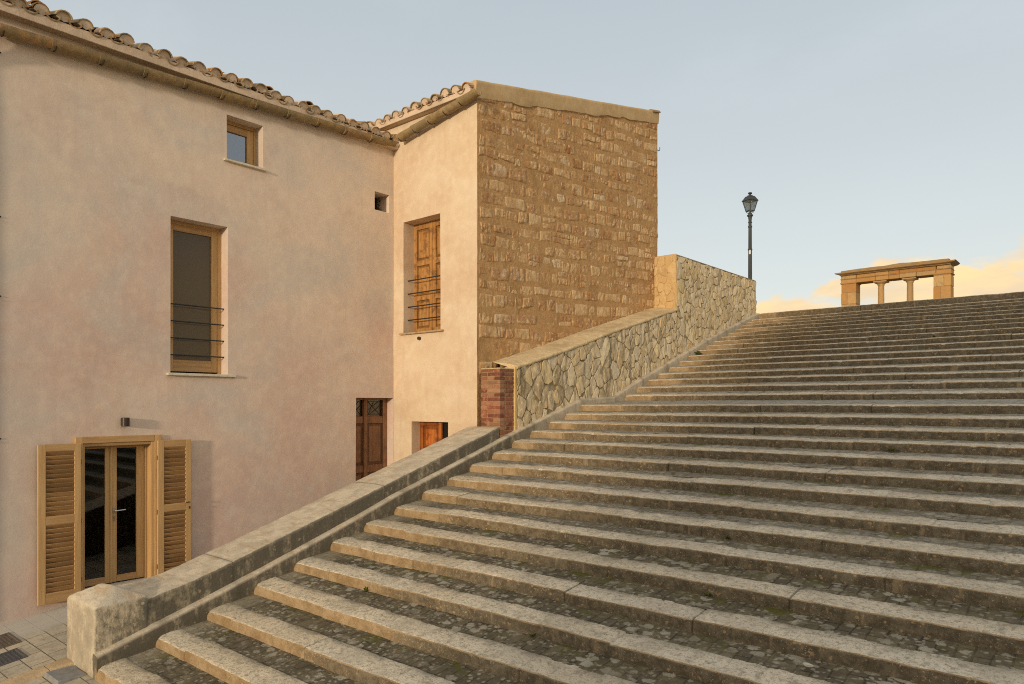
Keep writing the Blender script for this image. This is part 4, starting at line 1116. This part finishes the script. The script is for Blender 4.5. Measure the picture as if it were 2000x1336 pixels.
mb.grid(P, flip=True, col=(.15, .9, 0)); mb.add(P[0], [tuple(range(len(pr)))]); mb.add(P[-1], [tuple(range(len(pr)))[::-1]])
mb.build('cornice', PORTICO_T, ruin, 40)
mb = MB(); xs = np.linspace(-12.87, -7.34, 70)
tz = 7.98 + .02 * fbm(np.stack([xs, xs * 0, xs * 0], 1), 2.2, 3, 4) + .05 * np.exp(-((xs + 9.8) / .5) ** 2) - .04 * sstep(-xs, 11.5, 12.8)
P = np.zeros((70, 6, 3))
for j, (dy, f) in enumerate(((-.02, 0), (-.03, .6), (.02, .95), (.12, 1), (.85, 1), (.95, 0))): P[:, j, 0] = xs; P[:, j, 1] = YP + dy; P[:, j, 2] = 7.82 + (tz - 7.82) * f
P[..., 1] += .03 * fbm(P, 3, 3, 5); mb.grid(P, flip=True, col=(.1, .8, 0)); mb.add(P[0], [tuple(range(6))]); mb.add(P[-1], [tuple(range(6))[::-1]])
mb.build('broken_top', PORTICO_T, ruin, 45)

# ------------------------------------------------------------------ ground, pavement, kerb
def mat_ground():
    m = Mat('dry_earth'); n = m.noise(.8, 6, .6); nf = m.noise(9, 5, .65)
    c = m.mix(m.mr(n, .35, .65), (.26, .215, .15), (.20, .18, .10)); c = m.mix(m.math('MULTIPLY', nf, .4), c, (.13, .11, .07)); m.bump(nf, .5, .05)
    return m.fin(c, .95, .1)
EARTH = mat_ground()
def mat_pavers():
    m = Mat('street_pavers')
    br = m.N('ShaderNodeTexBrick'); m.t.links.new(m.mp((1, 1, 1), rot=(0, 0, 0)), br.inputs['Vector'])
    br.inputs['Scale'].default_value = 1; br.inputs['Brick Width'].default_value = .36; br.inputs['Row Height'].default_value = .205
    br.inputs['Mortar Size'].default_value = .006; br.inputs['Mortar Smooth'].default_value = .3
    br.inputs['Color1'].default_value = (.52, .455, .34, 1); br.inputs['Color2'].default_value = (.45, .405, .315, 1); br.inputs['Mortar'].default_value = (.12, .10, .07, 1)
    n = m.noise(4, 6, .65); nf = m.noise(32, 4, .65)
    c = m.mix(m.math('MULTIPLY', m.mr(n, .4, .65), .5), br.outputs['Color'], (.26, .235, .185))
    c = m.mix(m.math('MULTIPLY', m.mr(nf, .5, .7), .4), c, (.16, .14, .105))
    wall = m.mr(m.math('ADD', m.xyz('X'), m.math('MULTIPLY', n, .25)), -9.05, -9.25)
    c = m.mix(m.math('MULTIPLY', wall, .85), c, m.mix(n, (.54, .51, .45), (.46, .435, .38)))
    m.bump(br.outputs['Fac'], .5, -.008); m.bump(nf, .3, .004)
    return m.fin(c, .9, .2)
PAVER = mat_pavers()
def gz(x, y):
    w = 1 - sstep(x, -8.1, -7.6); y = np.asarray(y, float)
    return -2.578 + .14 * np.clip(y - 2.53, -2.5, 0) + .14 * np.clip(y - 2.53, 0, 6) * w
mb = MB(); gx = np.concatenate([np.arange(-10.3, -7, .15), np.arange(-7, 30, 1.5)]); gy = np.concatenate([np.arange(-30, -1, 1.5), np.arange(-1, 8.6, .15)])
X, Y = np.meshgrid(gx, gy, indexing='ij'); mb.grid(np.stack([X, Y, gz(X, Y) + .003 * fbm(np.stack([X, Y, X * 0], -1), 2, 3, 2)], -1))
tag(mb.build('pavement', PAVER, None, 60), kind='structure')
mb = MB(); quad(mb, (-400, -400, -3.3), (400, -400, -3.3), (400, 400, -3.3), (-400, 400, -3.3)); tag(mb.build('ground', EARTH), kind='structure')
mb = MB(); gx = np.linspace(-80, 80, 60); gy = np.concatenate([[18.95], np.linspace(19.5, 140, 50)]); X, Y = np.meshgrid(gx, gy, indexing='ij')
mb.grid(np.stack([X, Y, 2.36 + .03 * fbm(np.stack([X, Y, X * 0], -1), .2, 3, 2) - .02], -1))
mb.grid(np.array([[(-80, 14.3, 2.2), (-80, 18.95, 2.34)], [(XB - .02, 14.3, 2.2), (XB - .02, 18.95, 2.34)]]))
for q in (((-80, 14.3, -3.3), (XB, 14.3, -3.3), (XB, 14.3, 2.2), (-80, 14.3, 2.2)), ((XB, 18.95, -3.3), (80, 18.95, -3.3), (80, 18.95, 2.34), (XB, 18.95, 2.34)), ((-80, 140, 2.3), (80, 140, 2.3), (80, 140, -3.3), (-80, 140, -3.3)), ((80, 18.95, -3.3), (80, 140, -3.3), (80, 140, 2.3), (80, 18.95, 2.3))): quad(mb, *q)
tag(mb.build('terrace', EARTH), kind='structure')

KERB = mat_concrete('kerb_stone', (.60, .46, .29), (.5, .39, .25), (.2, .17, .12), 9.1)
SLATE = simple('grey_slab', (.27, .27, .265), .85, 0, .2, .4, 12)
mb = MB()
for a, b in ((.1, .9), (.906, 1.6), (1.606, 2.32), (2.328, 2.53)):
    P = np.zeros((12, 8, 3)); P[..., 1] = np.linspace(a, b, 12)[:, None]; P[..., 0] = np.array([-7.895, -7.9, -7.91, -7.95, -8.08, -8.12, -8.132, -8.135])[None, :]
    P[..., 2] = gz(-8.5, P[..., 1]) + np.array([-.1, .01, .024, .028, .028, .024, .012, -.05])[None, :] + .004 * fbm(P, 6, 2, 3)
    mb.grid(P, flip=True); mb.add(P[0], [tuple(range(8))]); mb.add(P[-1], [tuple(range(8))[::-1]])
tag(mb.build('kerb', KERB, None, 45), kind='structure')
sl = MB(); sl.box(-7.88, -7.52, 2.27, 2.52, -2.70, -2.572, .008)
tag(sl.build('grey_paving_slab', SLATE), 'blue-grey stone slab lying at the foot of the parapet end post', 'paving slab')
def cover(x0, x1, y0, y1, mat, lab, ribs):
    zc = float(gz(-8.8, (y0 + y1) / 2)) + .006
    t = thing('drain_cover', ((x0 + x1) / 2, (y0 + y1) / 2, zc), lab, 'drain cover', 'drain covers in the pavement')
    def tilt(w):
        for i in range(len(w.v)):
            V = w.v[i]; V[:, 2] += .14 * (V[:, 1] - (y0 + y1) / 2)
        return w
    w = MB(); w.box(x0, x1, y0, y0 + .025, zc - .03, zc + .004); w.box(x0, x1, y1 - .025, y1, zc - .03, zc + .004); w.box(x0, x0 + .025, y0 + .025, y1 - .025, zc - .03, zc + .003); w.box(x1 - .025, x1, y0 + .025, y1 - .025, zc - .03, zc + .003); tilt(w).build('rim', mat, t)
    w = MB(); w.box(x0 + .028, x1 - .028, y0 + .028, y1 - .028, zc - .03, zc - .004, .003)
    for i in range(ribs):
        for j in range(ribs):
            a = x0 + .04 + (x1 - x0 - .08) * (i + .5) / ribs; b = y0 + .04 + (y1 - y0 - .08) * (j + .5) / ribs
            w.box(a - .012, a + .012, b - .007, b + .007, zc - .006, zc + .001, .002)
    tilt(w).build('plate', mat, t)
cover(-9.62, -9.14, 2.06, 2.42, RUST, 'brown rusty square drain cover close to the pink wall', 8)
cover(-8.97, -8.60, 1.95, 2.33, GRATE, 'dark grey cast iron drain cover near the kerb', 8)

# ------------------------------------------------------------------ small growth and litter on the steps
LEAF = simple('weed_leaf', (.055, .085, .018), .7, 0, .3, .4, 60)
MOSSL = simple('moss_leaf', (.10, .115, .02), .8, 0, .2, .4, 60)
def weed(x, y, z, r, n, mat, lab, grp=True):
    w = MB(); rd = random.Random(int(x * 1000 + y * 77))
    for i in range(n):
        a = rd.uniform(0, 6.28); ln = r * rd.uniform(.5, 1.2); el = rd.uniform(.3, 1.3)
        d = np.array([math.cos(a) * math.cos(el), math.sin(a) * math.cos(el), math.sin(el)]); s = np.cross(d, (0, 0, 1.)); s /= np.linalg.norm(s); b = np.array([x, y, z]) + rd.uniform(0, .35) * r * np.array([math.cos(a * 3), math.sin(a * 3), 0])
        wd = ln * rd.uniform(.16, .3)
        w.add([b, b + d * ln * .5 + s * wd, b + d * ln + np.array([0, 0, -ln * .15]), b + d * ln * .5 - s * wd], [(0, 1, 2, 3)])
    o = w.build('weed', mat, None, None, (x, y, z)); tag(o, lab, 'weed', 'weeds growing on the steps'); return o
def foot(k, x): return (x, YK[k] - .02, ZK[k] - riser(k) + .0)
weed(XS + .05, YK[8] - .06, ZK[7] + .03, .16, 26, LEAF, 'dark green weed against the curb on the upper flight')
for k, x, r, l in ((-12, -5.93, .05, 'tiny moss tuft at a riser foot left on the lower steps'), (-12, -3.72, .045, 'moss tuft on the nosing edge near the bottom middle'), (-10, -2.65, .05, 'little green tuft growing on a nosing at lower right'), (-8, -2.9, .05, 'green moss tuft at a riser foot in the middle of the flight'), (9, -2.72, .07, 'yellow-green tuft high on the upper flight at right'), (-3, -2.0, .06, 'small green weed right of centre just under the landing')):
    x_, y_, z_ = foot(k, x); weed(x_, y_, z_, r, 16, MOSSL, l)
bm = bmesh.new(); bmesh.ops.create_icosphere(bm, subdivisions=2, radius=1)
V = np.array([v.co[:] for v in bm.verts]); V *= (1 + .35 * fbm(V, 1.5, 2, 5))[:, None]; V = V * [.038, .024, .012]
w = MB(); w.add(V + np.array([-1.62, 4.93, -1.748]), [[v.index for v in f.verts] for f in bm.faces]); bm.free()
tag(w.build('loose_stone', simple('white_chip', (.50, .48, .43), .8, 0, .2, .3, 20), None, 40, (-1.62, 4.93, -1.76)), 'pale loose stone chip lying on a lower tread', 'stone')

# ------------------------------------------------------------------ house behind the viewer: its corner shades the right part of the flight
hn = thing('corner_house', (9, -19, -2.9), 'plain plastered house on the far side of the square, facing the staircase', 'house')
nx0, nx1, ny0, ny1, nz = 2.6, 18.1, -24.0, -14.0, 6.4
mb = MB()
nh = [(4.1 + i * 2.9, 5.1 + i * 2.9, z, z + 1.7, .2) for i in range(5) for z in (-.2, 3.2)]
facade(mb, nx0, nx1, -3.2, nz, nh, lambda u, z, d: np.stack([u, ny1 + d, z], -1), .5, 71, .2, True)
quad(mb, (nx0, ny0, -3.2), (nx0, ny1, -3.2), (nx0, ny1, nz), (nx0, ny0, nz)); quad(mb, (nx1, ny0, -3.2), (nx1, ny1, -3.2), (nx1, ny1, nz), (nx1, ny0, nz)); quad(mb, (nx0, ny0, -3.2), (nx1, ny0, -3.2), (nx1, ny0, nz), (nx0, ny0, nz))
mb.build('wall', PL_B, hn)
for h in nh:
    w = MB(); lv = [h[0] + .01, h[1] - .01]
    w.box(lv[0], (lv[0] + lv[1]) / 2 - .005, ny1 - .19, ny1 - .14, h[2] + .01, h[3] - .01, .01); w.box((lv[0] + lv[1]) / 2 + .005, lv[1], ny1 - .19, ny1 - .14, h[2] + .01, h[3] - .01, .01)
    w.build('shutter', OLDW, hn)
mb = MB(); roof(mb, (nx0 - .1, ny1 + .15, nz + .02), (1, 0, 0), 64, .2475, (0, -1, .10), 4, seed=3)
mb.box(nx0 - .08, nx1 + .08, ny0 - .08, ny1 + .08, nz - .12, nz, .01); mb.build('roof', TILE, hn)

# ------------------------------------------------------------------ camera
cam = bpy.data.cameras.new('camera'); co = bpy.data.objects.new('camera', cam); COL.objects.link(co)
cam.sensor_width = 36; cam.lens = 1394.27 / 2000 * 36; cam.shift_y = .061; cam.clip_end = 2000; cam.clip_start = .05
co.location = (0, 0, 0); co.rotation_euler = (R(90), 0, R(40.717)); scene.camera = co

# ------------------------------------------------------------------ light
SUN_EL = R(6.5)
sun_dir = np.array([.23, -.973, 0.0]); sun_dir /= np.linalg.norm(sun_dir)
to_sun = Vector((sun_dir[0] * math.cos(SUN_EL), sun_dir[1] * math.cos(SUN_EL), math.sin(SUN_EL)))
sl = bpy.data.lights.new('sun', 'SUN'); so = bpy.data.objects.new('sun', sl); COL.objects.link(so)
sl.energy = 2.0; sl.angle = R(3.4); sl.color = (1.0, .81, .58)
so.rotation_euler = to_sun.to_track_quat('Z', 'Y').to_euler(); so.location = (5, -20, 8)

w = bpy.data.worlds.new('World'); scene.world = w; w.use_nodes = True
t = w.node_tree; t.nodes.clear()
out = t.nodes.new('ShaderNodeOutputWorld'); bg = t.nodes.new('ShaderNodeBackground'); t.links.new(bg.outputs[0], out.inputs[0])
sky = t.nodes.new('ShaderNodeTexSky'); sky.sky_type = 'NISHITA'; sky.sun_disc = False
sky.sun_elevation = SUN_EL; sky.sun_rotation = math.atan2(sun_dir[0], sun_dir[1])
sky.air_density = 1.0; sky.dust_density = 1.2; sky.ozone_density = 1.0
bg.inputs['Strength'].default_value = 1.0
def wn(ty, **kw):
    n = t.nodes.new(ty)
    for k, v in kw.items(): setattr(n, k, v)
    return n
def wl(a, b): t.links.new(a, b)
def wm(op, a, b):
    n = wn('ShaderNodeMath', operation=op)
    for i, v in enumerate((a, b)):
        if isinstance(v, (int, float)): n.inputs[i].default_value = v
        else: wl(v, n.inputs[i])
    return n.outputs[0]
def wr(v, a, b, c=0.0, d=1.0):
    n = wn('ShaderNodeMapRange', interpolation_type='SMOOTHSTEP'); wl(v, n.inputs[0])
    for i, x in zip((1, 2, 3, 4), (a, b, c, d)): n.inputs[i].default_value = x
    return n.outputs[0]
def wmix(f, a, b):
    n = wn('ShaderNodeMix', data_type='RGBA')
    for i, v in zip((0, 6, 7), (f, a, b)):
        if isinstance(v, (int, float)): n.inputs[i].default_value = v
        elif isinstance(v, tuple): n.inputs[i].default_value = v + (1,)
        else: wl(v, n.inputs[i])
    return n.outputs[2]
D = wn('ShaderNodeTexCoord').outputs['Generated']
sp = wn('ShaderNodeSeparateXYZ'); wl(D, sp.inputs[0])
def wnoise(sc, det, rough, loc=(0, 0, 0)):
    mpn = wn('ShaderNodeMapping'); wl(D, mpn.inputs[0]); mpn.inputs['Scale'].default_value = sc; mpn.inputs['Location'].default_value = loc
    n = wn('ShaderNodeTexNoise'); wl(mpn.outputs[0], n.inputs['Vector']); n.inputs['Scale'].default_value = 1; n.inputs['Detail'].default_value = det; n.inputs['Roughness'].default_value = rough
    return n.outputs[0]
skys = wn('ShaderNodeVectorMath', operation='SCALE'); wl(sky.outputs[0], skys.inputs[0]); skys.inputs['Scale'].default_value = .15
# thin high veil that whitens the evening sky
rp = wn('ShaderNodeValToRGB'); wl(sp.outputs['Z'], rp.inputs[0])
els = rp.color_ramp.elements; els.new(.5); els.new(.5)
for el, (p, c) in zip(els, ((0, (.74, .70, .62)), (.14, (.63, .65, .645)), (.34, (.53, .565, .575)), (.62, (.41, .47, .51)))): el.position = p; el.color = c + (1,)
veil = wmix(wr(wnoise((2.2, 5, 7), 5, .6), .45, .75, 0, .35), rp.outputs[0], (.60, .64, .66))
dt = wn('ShaderNodeVectorMath', operation='DOT_PRODUCT'); wl(D, dt.inputs[0]); dt.inputs[1].default_value = tuple(to_sun)
veil = wmix(wr(dt.outputs['Value'], -.15, .95), veil, (1.02, .88, .70))      # glow round the low sun, behind the viewer
c = wmix(.80, skys.outputs[0], veil)
# low cumulus bank lit by the sun
nz = wnoise((7, 7, 15), 6, .58, (1.3, 2.2, .4))
hi = wm('ADD', wr(sp.outputs['X'], -.30, -.10, .146, .186), wm('MULTIPLY', wm('SUBTRACT', nz, .5), .26))
ck = wr(wm('SUBTRACT', hi, sp.outputs['Z']), -.009, .016)
c = wmix(wm('MULTIPLY', ck, .97), c, wmix(wr(wnoise((9, 9, 26), 5, .6, (3, 1, 2)), .35, .65), (.90, .66, .34), (.72, .57, .38)))
wl(c, bg.inputs['Color'])

scene.cycles.use_denoising = False; scene.cycles.filter_width = 1.05
vs = scene.view_settings; vs.view_transform = 'Standard'; vs.look = 'None'; vs.exposure = .32; vs.gamma = 1; vs.use_curve_mapping = False
for o in bpy.data.objects:
    if '_w' in o: del o['_w']
